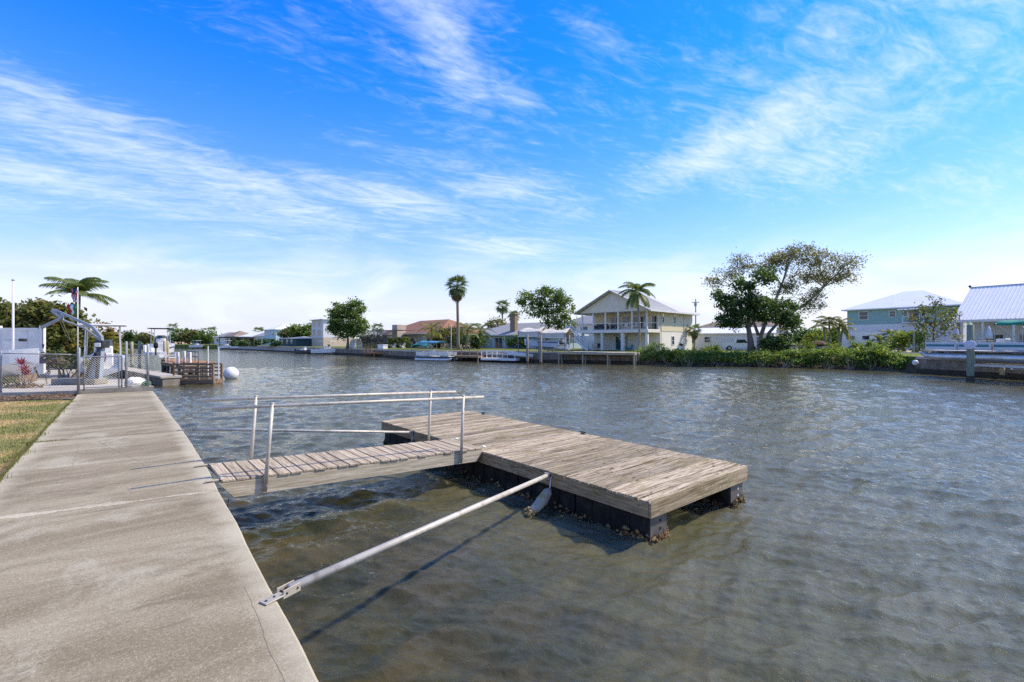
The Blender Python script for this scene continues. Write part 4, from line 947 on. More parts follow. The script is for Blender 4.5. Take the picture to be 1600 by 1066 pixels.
def plank_dock(name, label, loc, rz, L, Wd, z, m, pm=W_GREY, rails=None, pitch=.3, piles=True, rail_m=WHITE, cat='dock', float_=False, fasc=None):
    """dock along +x: planks across, edge boards, piles, optional rails [(side, x0, x1)]"""
    t = thing(name, label, cat, loc, rz); n = max(3, int(L / pitch)); p = L / n
    me = MB().cbox(0, p - .02, 0, Wd, -.05, 0, .006).mesh('plank'); me.materials.append(m)
    for i in range(n): link('plank', me, None, t, (i * p, 0, z + random.uniform(-.004, .004)))
    for y in (0, Wd - .05): MB().box(0, L, y + .005, y + .045, z - .28, z - .052).build('edge_board', fasc or m, t)
    for x in (0, L - .05): MB().box(x + .005, x + .045, .05, Wd - .05, z - .28, z - .052).build('edge_board', fasc or m, t)
    if piles:
        k = max(2, int(L / 2.6) + 1)
        for i in range(k):
            for y in (.14, Wd - .14): MB().tube((.12 + (L - .24) * i / (k - 1), y, -1.2), (.12 + (L - .24) * i / (k - 1), y, z - .06), .11, 8).build('pile', pm, t)
    if float_:
        for i in range(2): MB().cbox(.15 + i * L / 2, L / 2 - .1 + i * L / 2, .15, Wd - .15, -.3, z - .285, .03).build('float', BLACK, t)
    for (y, x0, x1) in rails or ():
        k = max(2, int((x1 - x0) / 1.2) + 1)
        for i in range(k): xx = x0 + (x1 - x0) * i / (k - 1); MB().box(xx - .045, xx + .045, y - .045, y + .045, z + .001, z + 1.0).build('rail_post', rail_m, t)
        for zz in (.96, .52): MB().box(x0 - .05, x1 + .05, y - .03 + (.001 if zz < .6 else 0), y + .03, z + zz, z + zz + .09).build('rail', rail_m, t)
    return t
# ================================================================ RIGHT BANK
far_wall('brown concrete seawall under the lifted pontoon boat', [(41.6, 26), (39.2, 36.8), (37.35, 44.3)], LAND + .03)
far_wall('dark stained seawall in front of the two-storey cream house', [(16.0, 60.45), (8.5, 63.9), (1.8, 67)], LAND)
far_wall('dark seawall in front of the pale blue low house', [(1.75, 67.05), (-7, 72), (-15.2, 77)], LAND - .05)
far_wall('seawall below the tan house with screened pool', [(-15.25, 77.1), (-29.8, 96), (-40, 107)], LAND - .1)
far_wall('low beige seawall far along the bank', [(-40.1, 107.2), (-76.8, 147), (-113, 184)], LAND - .1, CAPC, tide=.3)

CREAM = mat('cream stucco', (.78,.71,.56), (.72,.65,.50), 1.2, .85, .2, 8); CREAMW = mat('white cream stucco', (.82,.78,.69), (.77,.72,.62), 1.2, .85, .2, 8)
YEL = mat('pale yellow siding', (.76,.66,.45), (.70,.60,.40), 1.0, .8, .25, 9, stretch=(.4,.4,5)); GREYR = mat('grey metal roof', (.52,.50,.46), (.45,.43,.40), 1.2, .55, .2, 5)
WHITER = mat('white metal roof', (.86,.84,.79), (.80,.78,.73), .8, .45, .1, 4); SHING = mat('grey shingles', (.33,.33,.32), (.25,.25,.25), 2.5, .9, .6, 9, stretch=(1,1,4))
TERRA = mat('terracotta tiles', (.33,.155,.085), (.24,.115,.065), 2.2, .85, .8, 8, grime=((.16,.10,.07), .8, .5, .7, .6)); TAN = mat('tan stucco', (.62,.50,.37), (.55,.44,.32), 1.2, .85)
AQUA = mat('pale aqua siding', (.36,.46,.47), (.32,.41,.42), 1.0, .8, .3, 9, stretch=(.4,.4,6)); TEALS = mat('sea green siding', (.28,.45,.40), (.25,.40,.36), 1.0, .75, .35, 7, stretch=(.3,.3,6))
BRICK = mat('tan chimney brick', (.33,.24,.15), (.24,.17,.11), 6, .9, .5, 14); BLUEH = mat('light blue siding', (.52,.66,.74), (.46,.60,.68), 1, .8); BROWNR = mat('brown shingles', (.27,.20,.15), (.20,.15,.11), 2, .9, .5, 9)
WALLW = mat('white siding', (.74,.73,.72), (.68,.67,.66), 1, .75, .2, 6, stretch=(.3,.3,5)); BEAM = mat('white beam', (.78,.76,.72), (.70,.68,.63), 1.5, .6)
TEALF = mat('light teal frame', (.40,.58,.56), (.36,.52,.50), 2, .5)
MANGB = mat('mangrove stems', (.24,.17,.12), (.34,.27,.20), 5, .9)
SAND = mat('pale sand drive', (.52,.46,.36), (.42,.36,.27), .8, .95, .4, 9)
for (nm, poly) in (('driveway', [(46.5, 58), (62, 62), (80, 84), (62, 80), (50, 66)]), ('path', [(8, 66), (14.5, 62.5), (15.5, 64.5), (9, 68.5)])):
    tag(MB().prism(poly, LAND - .2, LAND + .006).build(nm, SAND), kind='structure')

# ---- two-storey cream house
def main_house():
    w, pd, D = 11.9, 3.7, 14.7
    t = thing('house', 'two-storey cream house with gabled balcony facing the canal', 'house', at(908, 78), R(-45))
    MB().box(.05, w - .05, pd, D, -.3, 2.95).build('wall', CREAMW, t); tag(MB().box(0, w, pd - .03, D + .03, 2.952, 6.12).build('wall', YEL, t), 'pale yellow upper storey')
    sl = MB().cbox(-.1, w + .1, -.1, pd - .035, 2.72, 3.2, .03).build('balcony_floor', CREAMW, t)
    MB().cbox(-.05, w + .05, -.05, pd - .032, 5.92, 6.10, .02).build('porch_ceiling', CREAM, t)
    for x in (.15, 2.3, 4.6, 6.9, 9.3, w - .15): MB().cbox(x - .11, x + .11, .02, .24, 3.202, 5.918, .015).build('balcony_post', BEAM, t)
    MB().cbox(w - .26, w - .04, pd - .3, pd - .08, 3.202, 5.918, .015).build('balcony_post', BEAM, t)
    for (x, s_) in ((.2, .16), (2.3, .16), (3.9, .2), (7.6, .26), (w - .25, .2)): MB().cbox(x - s_, x + s_, .1, .1 + 2 * s_, -.2, 2.718, .02).build('column', BEAM, t)
    rl = MB(); rl.box(0, w, .10, .16, 4.15, 4.22); rl.box(0, w, .11, .15, 3.30, 3.34); rl.box(w - .18, w - .12, .16, pd - .1, 4.15, 4.22); rl.box(.12, .18, .16, pd - .1, 4.15, 4.22)
    rr = rl.build('balcony_rail', BEAM, t)
    for zz in (3.5, 3.67, 3.84, 4.0): MB().tube((.1, .13, zz), (w - .1, .13, zz), .012, 4).build('rail_cable', GALV, rr)
    gb = MB().prismy([(.0, 6.10), (w, 6.10), (w / 2, 6.10 + 3.0)], -.02, .25).build('gable', CREAM, t)
    MB().tube((w / 2, -.06, 8.1), (w / 2, -.021, 8.1), .28, 14).build('round_vent', BEAM, gb)
    # roof shell
    x0, x1, y0, y1, z, rise, th = -.9, w + .9, -.8, D + .9, 5.98, 3.35, .22; xm = w / 2; s_ = (x1 - x0) / 2
    top = [(x0, y0, z), (xm, y0, z + rise), (x1, y0, z), (x1, y1, z), (xm, y1 - s_, z + rise), (x0, y1, z)]
    vs = top + [(a, b, c - th) for a, b, c in top]
    fs = [(0,1,4,5), (1,2,3,4), (3,5,4), (6,11,10,7), (7,10,9,8), (9,10,11), (0,6,7,1), (1,7,8,2), (2,8,9,3), (3,9,11,5), (5,11,6,0)]
    rf = MB().add(vs, fs).build('roof', GREYR, t)
    sx = [x1 * 1.0 - (x1 - xm) * i / 22 for i in range(1, 22)]
    MB().box(x1, x1 + .06, y0, y1, z - .22, z + .02).build('gutter', BEAM, rf)
    for s2, a in ((-1, x0), (1, x1)): MB().beam((a, y0 - .03, z - .08), (xm, y0 - .03, z + rise - .08), .05, .26, (0, 1, 0)).build('rake_board', BEAM, rf)
    for k in range(1, 16):
        yy = y0 + (y1 - s_ - y0) * k / 16; MB().beam((x1 - .02, yy, z + .02), (xm + .05, yy, z + rise + .015), .05, .045).build('roof_seam', GREYR, rf)
    for (x, ww, hh, c) in ((4.1, 1.7, 2.05, 2), (7.9, .95, 2.05, 1), (9.0, .95, 2.05, 1), (11.0, .8, 2.05, 1)): window(t, x, 3.22 + hh / 2, ww, hh, pd - .035, 'F', WHITE, GLASS, c, 1, name='door')
    window(t, 6.1, 4.55, 1.2, 1.6, pd - .035, 'F', WHITE, GLASS, 2, 3)
    window(t, 5.2, 1.12, 1.9, 2.1, pd, 'F', TEALF, TEALG, 2, 1, .2, name='door')
    for y in (4.7, 8.4): window(t, y, 4.95, .35, 1.3, w + .002, 'R', BEAM, GLASS, 1, 1)
    window(t, 7.9, 1.55, .75, 1.25, w - .048, 'R', BEAM, GLASS, 1, 2)
    for y in (4.0, 11.6): MB().tube((w + .06, y, -.1), (w + .06, y, 5.9), .05, 6).build('downspout', BEAM, t)
    # outside stair
    st = MB(); a, b = (-1.9, -1.0, 3.1), (2.4, -1.0, .05)
    for yy in (-1.55, -.45): st.beam((a[0], yy, a[2] - .1), (b[0], yy, b[2]), .1, .42)
    st = st.build('staircase', BEAM, t)
    for i in range(15): f = (i + .5) / 15; MB().box(a[0] + (b[0]-a[0])*f - .14, a[0] + (b[0]-a[0])*f + .14, -1.5, -.5, a[2] + (b[2]-a[2])*f, a[2] + (b[2]-a[2])*f + .05).build('tread', BEAM, st)
    for yy in (-1.55, -.45):
        for zz in (.55, 1.0): MB().beam((a[0], yy, a[2] + zz), (b[0], yy, b[2] + zz), .1, .15).build('stair_rail', BEAM, st)
        for f in (0, .33, .66, 1.0): p = [a[0] + (b[0]-a[0])*f, yy, a[2] + (b[2]-a[2])*f]; MB().box(p[0] - .06, p[0] + .06, yy - .061, yy + .061, p[2] - .1, p[2] + 1.1).build('stair_post', BEAM, st)
    MB().cbox(-3.3, -1.75, -1.6, -.1, 2.9, 3.1, .02).build('stair_landing', BEAM, t)
    for (x, y) in ((-3.2, -1.5), (-1.85, -1.5), (-3.2, -.2)): MB().box(x - .07, x + .07, y - .07, y + .07, -.2, 2.898).build('landing_post', BEAM, t)
    M = t.matrix_basis.copy() if False else Matrix.Translation(t.location) @ Matrix.Rotation(R(-45), 4, 'Z')
    P = lambda x, y, z: M @ Vector((x, y, z))
    sf = thing('outdoor_sofa', 'black sofa on the balcony of the cream house', 'sofa', P(2.7, 1.6, 3.2), R(-45))
    BK = mat('black wicker', (.015,.015,.018), (.03,.03,.03), 8, .7)
    MB().cbox(-1.1, 1.1, -.45, .45, .05, .45, .04).build('seat', BK, sf); MB().cbox(-1.1, 1.1, .3, .45, .451, 1.0, .04).build('backrest', BK, sf)
    for s2 in (-1, 1): MB().cbox(s2*1.22 - .11, s2*1.22 + .11, -.45, .45, .05, .75, .03).build('armrest', BK, sf)
    for (x, y, a_, l) in ((7.6, 1.2, 20, 'white patio chair on balcony left of the palm trunk'), (8.9, 1.6, -30, 'white patio chair on balcony beside the palm trunk'), (10.9, 1.1, 10, 'white patio chair at the right end of the balcony')): patio_chair(l, P(x, y, 3.2), R(-45 + a_), WPLAS, 'balcony chairs')
    DKW = mat('dark wicker', (.06,.05,.045), (.09,.075,.065), 9, .8)
    for (x, y, l) in ((1.6, 2.4, 'dark wicker chair on ground floor beside the staircase'), (6.3, 2.2, 'dark wicker chair behind the thick white column')): patio_chair(l, P(x, y, 0), R(-45), DKW, 'dark porch chairs', 1.1)
    adirondack('teal garden chair on the porch of the cream house', P(8.9, .2, 0), R(-60), mat('teal plastic', (.05,.22,.22), (.04,.18,.18), 3, .4))
    gr = thing('barbecue_grill', 'small dark grill by the side wall of the cream house', 'grill', P(w + 1.0, 8.6, 0), R(-45))
    MB().path([(0, 0, .7), (0, 0, .85), (0, 0, 1.05), (0, 0, 1.15)], [.2, .32, .3, .1], 12).build('kettle', DARK, gr, True)
    for a_ in (0, 120, 240): MB().tube((.1*math.cos(R(a_)), .1*math.sin(R(a_)), .75), (.32*math.cos(R(a_)), .32*math.sin(R(a_)), 0), .02, 6).build('leg', DARK, gr)
main_house()

# ---- neighbours behind
house('house', 'grey-roofed house half hidden left of the cream house', at(880, 112), R(-45), 12, 9, 5.4, CREAMW, SHING, 2.4, .6, [(3, 4.0, 1.4, 1.4, 2, 1), (6, 4.0, 1.8, 1.4, 2, 1), (9, 4.0, 1.4, 1.4, 2, 1)])
house('house', 'tan house with brown roof right of the cream house', at(1090, 104), R(-45), 15, 10, 4.3, TAN, BROWNR, 2.2, .6, [(2.5, 2.8, 1.2, 1.3), (8, 2.8, 1.4, 1.3)], [('R', 3, 2.8, 1, 1.2)])
house('garage', 'long white garage behind the big tree', at(1086, 83), R(-30), 12, 6, 2.7, WALLW, WHITER, .9, .3, [(2.0, 1.7, .9, .9), (10, 1.7, 1.0, .9)], cat='garage', roof='gx')
ch = thing('utility_pole', 'dark utility pole with crossarm beside the cream house roof', 'pole', at(1087, 118)); MB().path([(0,0,-.2),(0,0,11.8)], [.17,.12], 8).build('pole', W_GREY, ch); MB().box(-.9, .9, -.08, .08, 10.9, 11.05).build('crossarm', W_GREY, ch); MB().cbox(-.45, .1, -.5, -.13, 10.0, 10.9, .05).build('transformer', GALV, ch)

# ---- pale blue single-storey house
bh = house('house', 'low pale blue house with grey hip roof and brick chimney', at(737, 105), R(-40), 21, 12, 2.75, AQUA, SHING, 2.6, .8, [(1.3, 1.75, 1.0, 1.2), (3.1, 1.75, 1.0, 1.2), (13.2, 1.75, 1.1, 1.2), (15.0, 1.75, 1.1, 1.2), (18.5, 1.75, 1.1, 1.2)], doors=[(8.0, 2.0, 2.1)])
MB().cbox(10.2, 11.5, .9, 1.9, 2.9, 6.9, .03).build('chimney', BRICK, bh); MB().cbox(10.05, 11.65, .75, 2.05, 6.902, 7.15, .03).build('chimney_cap', BRICK, bh)
for x in (6.4, 9.6): MB().box(x - .1, x + .1, -.06, -.023, 0, 2.6).build('corner_trim', WHITE, bh)
house('house', 'distant house with pale roof behind the blue house', at(740, 150), R(-45), 16, 10, 3.4, CREAMW, mat('pale pink tiles', (.55,.45,.38), (.47,.38,.32), 2, .9), 3.6, .6, [(3, 1.8, 1.2, 1.2)])

# ---- tan house with terracotta roof, screened pool cage
th = house('house', 'tan stucco house with terracotta tile roof', at(598, 116), R(-48), 25, 13, 3.1, TAN, TERRA, 3.2, .8, [(4, 1.7, 1.6, 1.4), (19, 1.7, 1.6, 1.4)], doors=[(14.5, 2.2, 2.1)])
tag(MB().cbox(9.0, 11.3, -2.3, -.03, -.3, 5.1, .03).build('stair_tower', TAN, th), 'plain tan block projecting from the front')
house('house', 'tan wing with terracotta roof beside the screened pool', at(690, 104), R(-48), 7, 8, 2.9, TAN, TERRA, 2.0, .6, [(2.2, 1.6, 1.2, 1.2), (5, 1.6, 1.2, 1.2)])
def cage():
    t = thing('screen_enclosure', 'dark bronze screened pool enclosure in front of the tan house', 'enclosure', at(562, 105), R(-48)); L, Wd, h = 12.5, 6.5, 2.7
    SCR = mat('dark screen mesh', (.05,.05,.055), (.07,.07,.075), 8, .8)
    nt = SCR.node_tree; b = nt.nodes['Principled BSDF']; b.inputs['Alpha'].default_value = .62
    FR = mat('bronze frame', (.05,.045,.04), (.07,.06,.05), 6, .5)
    n = 7
    for i in range(n + 1):
        x = L * i / n; MB().box(x - .04, x + .04, -.04, .04, 0, h).build('frame_post', FR, t)
        MB().beam((x, 0, h), (x, 1.6, h + 1.0), .08, .08).build('frame_rafter', FR, t); MB().beam((x, 1.6, h + 1.0), (x, Wd, h + 1.0), .08, .08).build('frame_rafter', FR, t)
        if i < n:
            x1 = L * (i + 1) / n
            for (z0, z1) in ((.06, 1.0), (1.06, h - .05)): MB().box(x + .05, x1 - .05, -.008, .008, z0, z1).build('screen_panel', SCR, t)
            MB().add([(x + .05, .02, h + .02), (x1 - .05, .02, h + .02), (x1 - .05, 1.6, h + 1.0), (x + .05, 1.6, h + 1.0)], [(0,1,2,3)]).build('screen_panel', SCR, t)
            MB().add([(x + .05, 1.64, h + 1.01), (x1 - .05, 1.64, h + 1.01), (x1 - .05, Wd, h + 1.01), (x + .05, Wd, h + 1.01)], [(0,1,2,3)]).build('screen_panel', SCR, t)
    for zz in (1.0, h): MB().box(0, L, -.05, .05, zz, zz + .06).build('frame_rail', FR, t)
    MB().box(-.04, .04, 0, Wd, h, h + .06).build('frame_rail', FR, t)
cage()
# ---- far left part of the bank
house('house', 'tall narrow white house with balconies beside the round tree', at(487, 140), R(-48), 9, 9, 7.6, WALLW, WHITER, 1.0, .5, [(2.2, 6.3, 2.2, 1.5, 2, 1), (6.2, 6.3, 2.2, 1.5, 2, 1), (2.2, 3.8, 2.4, 1.9, 3, 1), (6.2, 3.8, 2.4, 1.9, 3, 1)], lower=(2.4, TAN))
house('house', 'light blue two-storey house far along the bank', at(413, 178), R(-48), 14, 9, 5.6, BLUEH, WHITER, 2.0, .4, [(2.5, 4.2, 2.2, 1.3, 2, 1), (6.5, 4.2, 1.2, 1.3), (10.5, 4.2, 2.4, 1.3, 3, 1), (3, 1.5, 2, 1.3), (9, 1.5, 2, 1.3)])
house('house', 'low dark teal building behind the far hedge', at(436, 150), R(-48), 16, 7, 2.3, mat('dark teal wall', (.05,.10,.11), (.04,.08,.09), 1, .8), mat('flat pale roof', (.5,.5,.5), (.4,.4,.4), 1, .8), .5, .4, [(3, 1.3, 1.6, 1.0), (8, 1.3, 1.6, 1.0), (12, 1.3, 1.6, 1.0)])
FARH = [(300, 235, 16, 3.4, 'wide white-roofed house in the distant row'), (335, 215, 12, 3.2, 'distant tan house with white roof near the canal end'), (352, 205, 9, 3.6, 'small distant white house beside the dark shelter'), (372, 200, 14, 3.0, 'distant low house with brown roof at the canal bend'), (398, 190, 9, 3.4, 'distant white house left of the light blue house'), (255, 245, 14, 3.2, 'pale distant house half hidden by trees')]
for k, (px, Y, w_, h_, l) in enumerate(FARH):
    house('house', l, at(px, Y), R(-20 - 8 * (k % 3)), w_, 8, h_, (WALLW, CREAMW, TAN)[k % 3], (WHITER, SHING, BROWNR)[k % 3], 2.2, .5, [(2.5, 1.7, 1.5, 1.3), (w_ - 3, 1.7, 1.8, 1.3)])

# ---- sea green house on the right
gh = house('house', 'sea green house with white hip roof on white ground floor', at(1324, 88), R(-58), 16, 11, 7.15, TEALS, WHITER, 3.1, .7, [(2.6, 6.0, 1.3, 1.35), (6.9, 6.1, .85, .95)], lower=(4.4, WALLW), inset=7.3)
window(gh, 9.9, 5.65, 1.3, 2.0, -.022, 'F', WHITE, GLASS, 1, 1, name='door'); window(gh, 8.7, 6.1, .45, 1.0, -.022, 'F', WHITE, GLASS, 1, 1); window(gh, 11.1, 6.1, .45, 1.0, -.022, 'F', WHITE, GLASS, 1, 1)
MB().add([(8.0, -.03, 7.05), (11.8, -.03, 7.05), (11.8, -1.3, 6.75), (8.0, -1.3, 6.75), (8.0, -.03, 6.95), (11.8, -.03, 6.95), (11.8, -1.3, 6.65), (8.0, -1.3, 6.65)], [(0,1,2,3),(7,6,5,4),(0,3,7,4),(1,5,6,2),(3,2,6,7),(0,4,5,1)]).build('awning', WHITER, gh)
MB().cbox(8.6, 11.6, -1.2, -.03, 4.45, 4.6, .02).build('porch_floor', BEAM, gh)
for (x, z) in ((8.65, 1.0), (11.5, 1.0)): MB().beam((x, -1.15, 4.6), (x, -1.15, 5.5), .08, .08).build('porch_post', BEAM, gh)
for i in range(9): MB().box(10.9 + i * .32, 11.2 + i * .32, -1.2, -.1, 4.4 - i * .48, 4.45 - i * .48).build('stair_tread', BEAM, gh)

# ---- waterfront pavilion with white standing-seam roof
def pavilion():
    L, dp, he, rise = 12.0, 15.0, 4.25, 4.75
    t = thing('house', 'waterfront house with broad white metal roof at the right edge', 'house', at(1487, 64), R(-58))
    nP = 30; 
    for i in range(nP):
        x = L * i / nP; p = L / nP
        for (ya, yb) in ((0, dp / 2), (dp, dp / 2)):
            MB().add([(x, ya, he), (x + p - .03, ya, he), (x + p - .03, yb, he + rise), (x, yb, he + rise), (x, ya, he - .05), (x + p - .03, ya, he - .05), (x + p - .03, yb, he + rise - .05), (x, yb, he + rise - .05)], [(0,1,2,3),(7,6,5,4),(0,3,7,4),(1,5,6,2),(0,4,5,1),(3,2,6,7)]).build('roof_panel', WHITER, t)
            MB().beam((x + p - .015, ya, he + .02), (x + p - .015, yb, he + rise + .02), .04, .09).build('roof_seam', WHITER, t)
    MB().tube((-.15, dp / 2, he + rise + .03), (L, dp / 2, he + rise + .03), .10, 8).build('ridge_cap', GREYR, t); MB().ell((-.1, dp/2, he + rise + .22), .17, 8, 6).build('ridge_ornament', DARK, t)
    MB().box(-.1, L, -.06, .0, he - .32, he - .06).build('eave_beam', BEAM, t)
    for i in range(16): MB().beam((.1 + i * .75, -.12, he - .08), (.1 + i * .75, 2.4, he - .08 + 2.4 * rise / (dp/2) - .12), .09, .16).build('rafter_tail', BEAM, t)
    for x in (.3, 3.0, 5.8, 8.6): MB().cbox(x - .1, x + .1, .1, .3, -.2, he - .3, .02).build('post', BEAM, t)
    MB().box(1.0, L, 4.2, 12.4, -.2, he + .6).build('wall', WALLW, t)
    for (x, w_) in ((3.2, 1.6), (6.4, 1.8), (9.5, 1.8)): window(t, x, 1.25, w_, 2.1, 4.178, 'F', WHITE, GLASS, 2, 1, name='door')
    for xx in (.05,): MB().prismx([(.4, he), (dp - .4, he), (dp / 2, he + rise - .3)], .05, .2).build('gable', WALLW, t)
    M = Matrix.Translation(t.location) @ Matrix.Rotation(R(-58), 4, 'Z'); P = lambda x, y, z=0: M @ Vector((x, y, z))
    UMB = mat('pale grey umbrella cloth', (.66,.66,.72), (.58,.58,.64), 3, .85)
    for (x, y, l) in ((.9, -1.6, 'folded pale patio umbrella at the left end of the white-roofed house'), (3.9, -1.2, 'folded pale patio umbrella in front of the dark doors')):
        u = thing('patio_umbrella', l, 'umbrella', P(x, y)); MB().tube((0,0,0), (0,0,3.3), .03, 6).build('pole', WPLAS, u); MB().path([(0,0,1.7),(0,0,2.2),(0,0,2.9),(0,0,3.35)], [.42,.36,.2,.03], 9).build('folded_canopy', UMB, u, True)
    RED = mat('faded red cushion', (.38,.10,.08), (.30,.08,.06), 4, .8)
    for (x, y, l) in ((1.6, -2.2, 'faded red patio chair beside the piling'), (2.6, -2.0, 'faded red patio chair under the white roof eave')): patio_chair(l, P(x, y), R(-50), RED, 'red patio chairs')
    for (x, y, l) in ((4.6, -2.6, 'white patio chair behind the pontoon boat'), (5.6, -2.2, 'white patio chair near the roof brace')): patio_chair(l, P(x, y), R(-70), WPLAS, 'white patio chairs by the pavilion')
pavilion()

# ---- lifted pontoon boat on the right
pb = pontoon_boat('pontoon_boat', 'pontoon boat raised on a lift at the right edge', (37.4, 32.3, 1.38), R(103.7), 8.7, 2.5, TEALC, mat('pale pontoon panel', (.62,.68,.72), (.54,.60,.64), 2, .4), mat('teal accent', (.03,.22,.27), (.02,.17,.22), 2, .4), True, (.02, .38))
bl = thing('boat_lift', 'white boat lift frame under the raised pontoon boat', 'boat lift', (35.7, 35.3, 1.12), R(103.7))
MB().cbox(-5.2, 1.9, -.4, -.25, -.12, .08, .02).build('cradle_beam', BEAM, bl); MB().cbox(-5.2, 1.9, -1.9, -1.75, -.12, .08, .02).build('cradle_beam', BEAM, bl)
for x in (-1.0, 1.6): MB().cbox(x - .06, x + .06, -2.3, .3, -.24, -.121, .01).build('cross_beam', ALUH, bl)
MB().tube((1.3, .28, -.15), (1.3, .28, 1.35), .05, 8).build('guide_post', WPLAS, bl)
GREENP = wood_mat('green treated pile', (.13,.16,.10), (.34,.37,.28), (.16,.22,.12), .6, 2, .4, .05)
piling('tall greenish piling with a round white ornament beside the pontoon boat', (34.0, 35.6, 0), 4.15, .23, GREENP)
orn = thing('round_ornament', 'white scalloped round ornament hung on the greenish piling', 'ornament', (33.72, 35.33, 2.65), R(-46))
LAV = mat('lavender white', (.66,.66,.76), (.58,.58,.68), 6, .6)
for k in range(9): MB().ell((.22*math.cos(k*.698), -.06, .22*math.sin(k*.698)), (.13, .04, .13), 8, 6).build('petal', LAV, orn, True)
MB().ell((0, -.08, 0), (.14, .06, .14), 10, 6).build('centre', LAV, orn, True)
piling('short pale piling under the pontoon boat', (38.1, 37.3, 0), .95, .17, W_PILEY); 
ball = tag(MB().ell((0, 0, 0), .24, 14, 10).build('mooring_ball', WPLAS, smooth=True, loc=(36.3, 43.2, 1.0)), 'white mooring ball at the corner of the right seawall', 'buoy')
for (px, Y, h, l) in ((1428, 60, 2.7, 'bare wooden post on the lawn left of the leafy tree'), (1447, 60, 2.3, 'bare wooden post in front of the leafy tree')):
    tag(MB().path([(0,0,-.2),(0,0,h)], [.11,.1], 8).build('wooden_post', W_PILEY, loc=at(px, Y)), l, 'post')

# ---- vehicles behind the hedge
TYRE = mat('tyre rubber', (.02,.02,.02), (.035,.035,.035), 8, .85); HUB = mat('wheel hub', (.5,.5,.5), (.4,.4,.4), 4, .4, metal=.5)
def wheels(t, xs, Wd, r_=.38):
    for x in xs:
        for s_ in (-1, 1):
            y = s_ * (Wd / 2 - .10); w_ = MB().path([(x, y - .12, r_), (x, y - .10, r_), (x, y + .10, r_), (x, y + .12, r_)], [r_ * .9, r_, r_, r_ * .9], 16).build('wheel', TYRE, t); MB().tube((x, y + s_ * .121, r_), (x, y + s_ * .14, r_), r_ * .55, 12).build('rim', HUB, w_)
def pickup(label, loc, rz, paint):
    t = thing('pickup_truck', label, 'truck', loc, rz); L, Wd = 5.4, 1.95
    MB().prismy([(0, .45), (5.4, .45), (5.4, .95), (5.2, 1.08), (3.85, 1.15), (3.3, 1.78), (2.0, 1.80), (1.75, 1.15), (0, 1.15)], -Wd/2, Wd/2).build('body', paint, t)
    for s_ in (-1, 1): MB().prismy([(1.95, 1.18), (3.65, 1.18), (3.22, 1.70), (2.1, 1.70)], s_ * Wd/2 - .012 if s_ > 0 else -Wd/2 - .012, s_ * Wd/2 + .012).build('side_window', GLASS, t); MB().ell((5.38, s_ * .72, .88), (.05, .14, .09), 8, 6).build('headlight', WPLAS, t)
    MB().beam((3.86, 0, 1.19), (3.34, 0, 1.75), 1.6, .02).build('windscreen', GLASS, t); wheels(t, (1.0, 4.35), Wd)
pickup('white pickup truck parked behind the dark tree', at(1128, 76), R(-20), HULLW)
def camper(label, loc, rz):
    t = thing('camper_van', label, 'van', loc, rz); L, Wd = 6.2, 2.2
    MB().prismy([(0, .5), (6.2, .5), (6.2, 1.15), (5.5, 1.35), (5.1, 2.2), (5.3, 2.85), (0, 2.95)], -Wd/2, Wd/2).build('body', HULLW, t)
    for s_ in (-1, 1):
        y = s_ * (Wd/2 + .004)
        for (x0, x1, z0, z1) in ((.8, 1.6, 1.7, 2.3), (2.6, 3.5, 1.7, 2.3)): MB().box(x0, x1, y - .012, y + .012, z0, z1).build('side_window', GLASS, t)
        MB().box(4.5, 5.2, y - .012, y + .012, 1.45, 2.05).build('side_window', GLASS, t)
    MB().beam((5.53, 0, 1.42), (5.15, 0, 2.12), 1.9, .02).build('windscreen', GLASS, t); wheels(t, (1.2, 5.0), Wd)
    for s_ in (-1, 1): MB().ell((6.19, s_ * .8, .95), (.04, .14, .09), 8, 6).build('headlight', WPLAS, t)
camper('white camper van parked left of the sea green house', at(1316, 79), R(-32))
tr = thing('utility_trailer', 'flat trailer with brown load behind the hedge', 'trailer', at(1236, 66), R(-12))
MB().cbox(0, 4.6, -.9, .9, .55, .70, .02).build('bed', GALV, tr); MB().beam((4.6, 0, .6), (6.0, 0, .55), .12, .12).build('drawbar', GALV, tr); wheels(tr, (1.9, 2.7), 1.9, .33)
MB().ell((3.4, 0, 1.05), (1.0, .75, .45), 10, 8, .12).build('load', mat('brown tarp load', (.16,.08,.05), (.11,.06,.04), 4, .9), tr); MB().cbox(.2, 1.6, -.7, .7, .701, 1.0, .04).build('crate', W_BRN, tr)

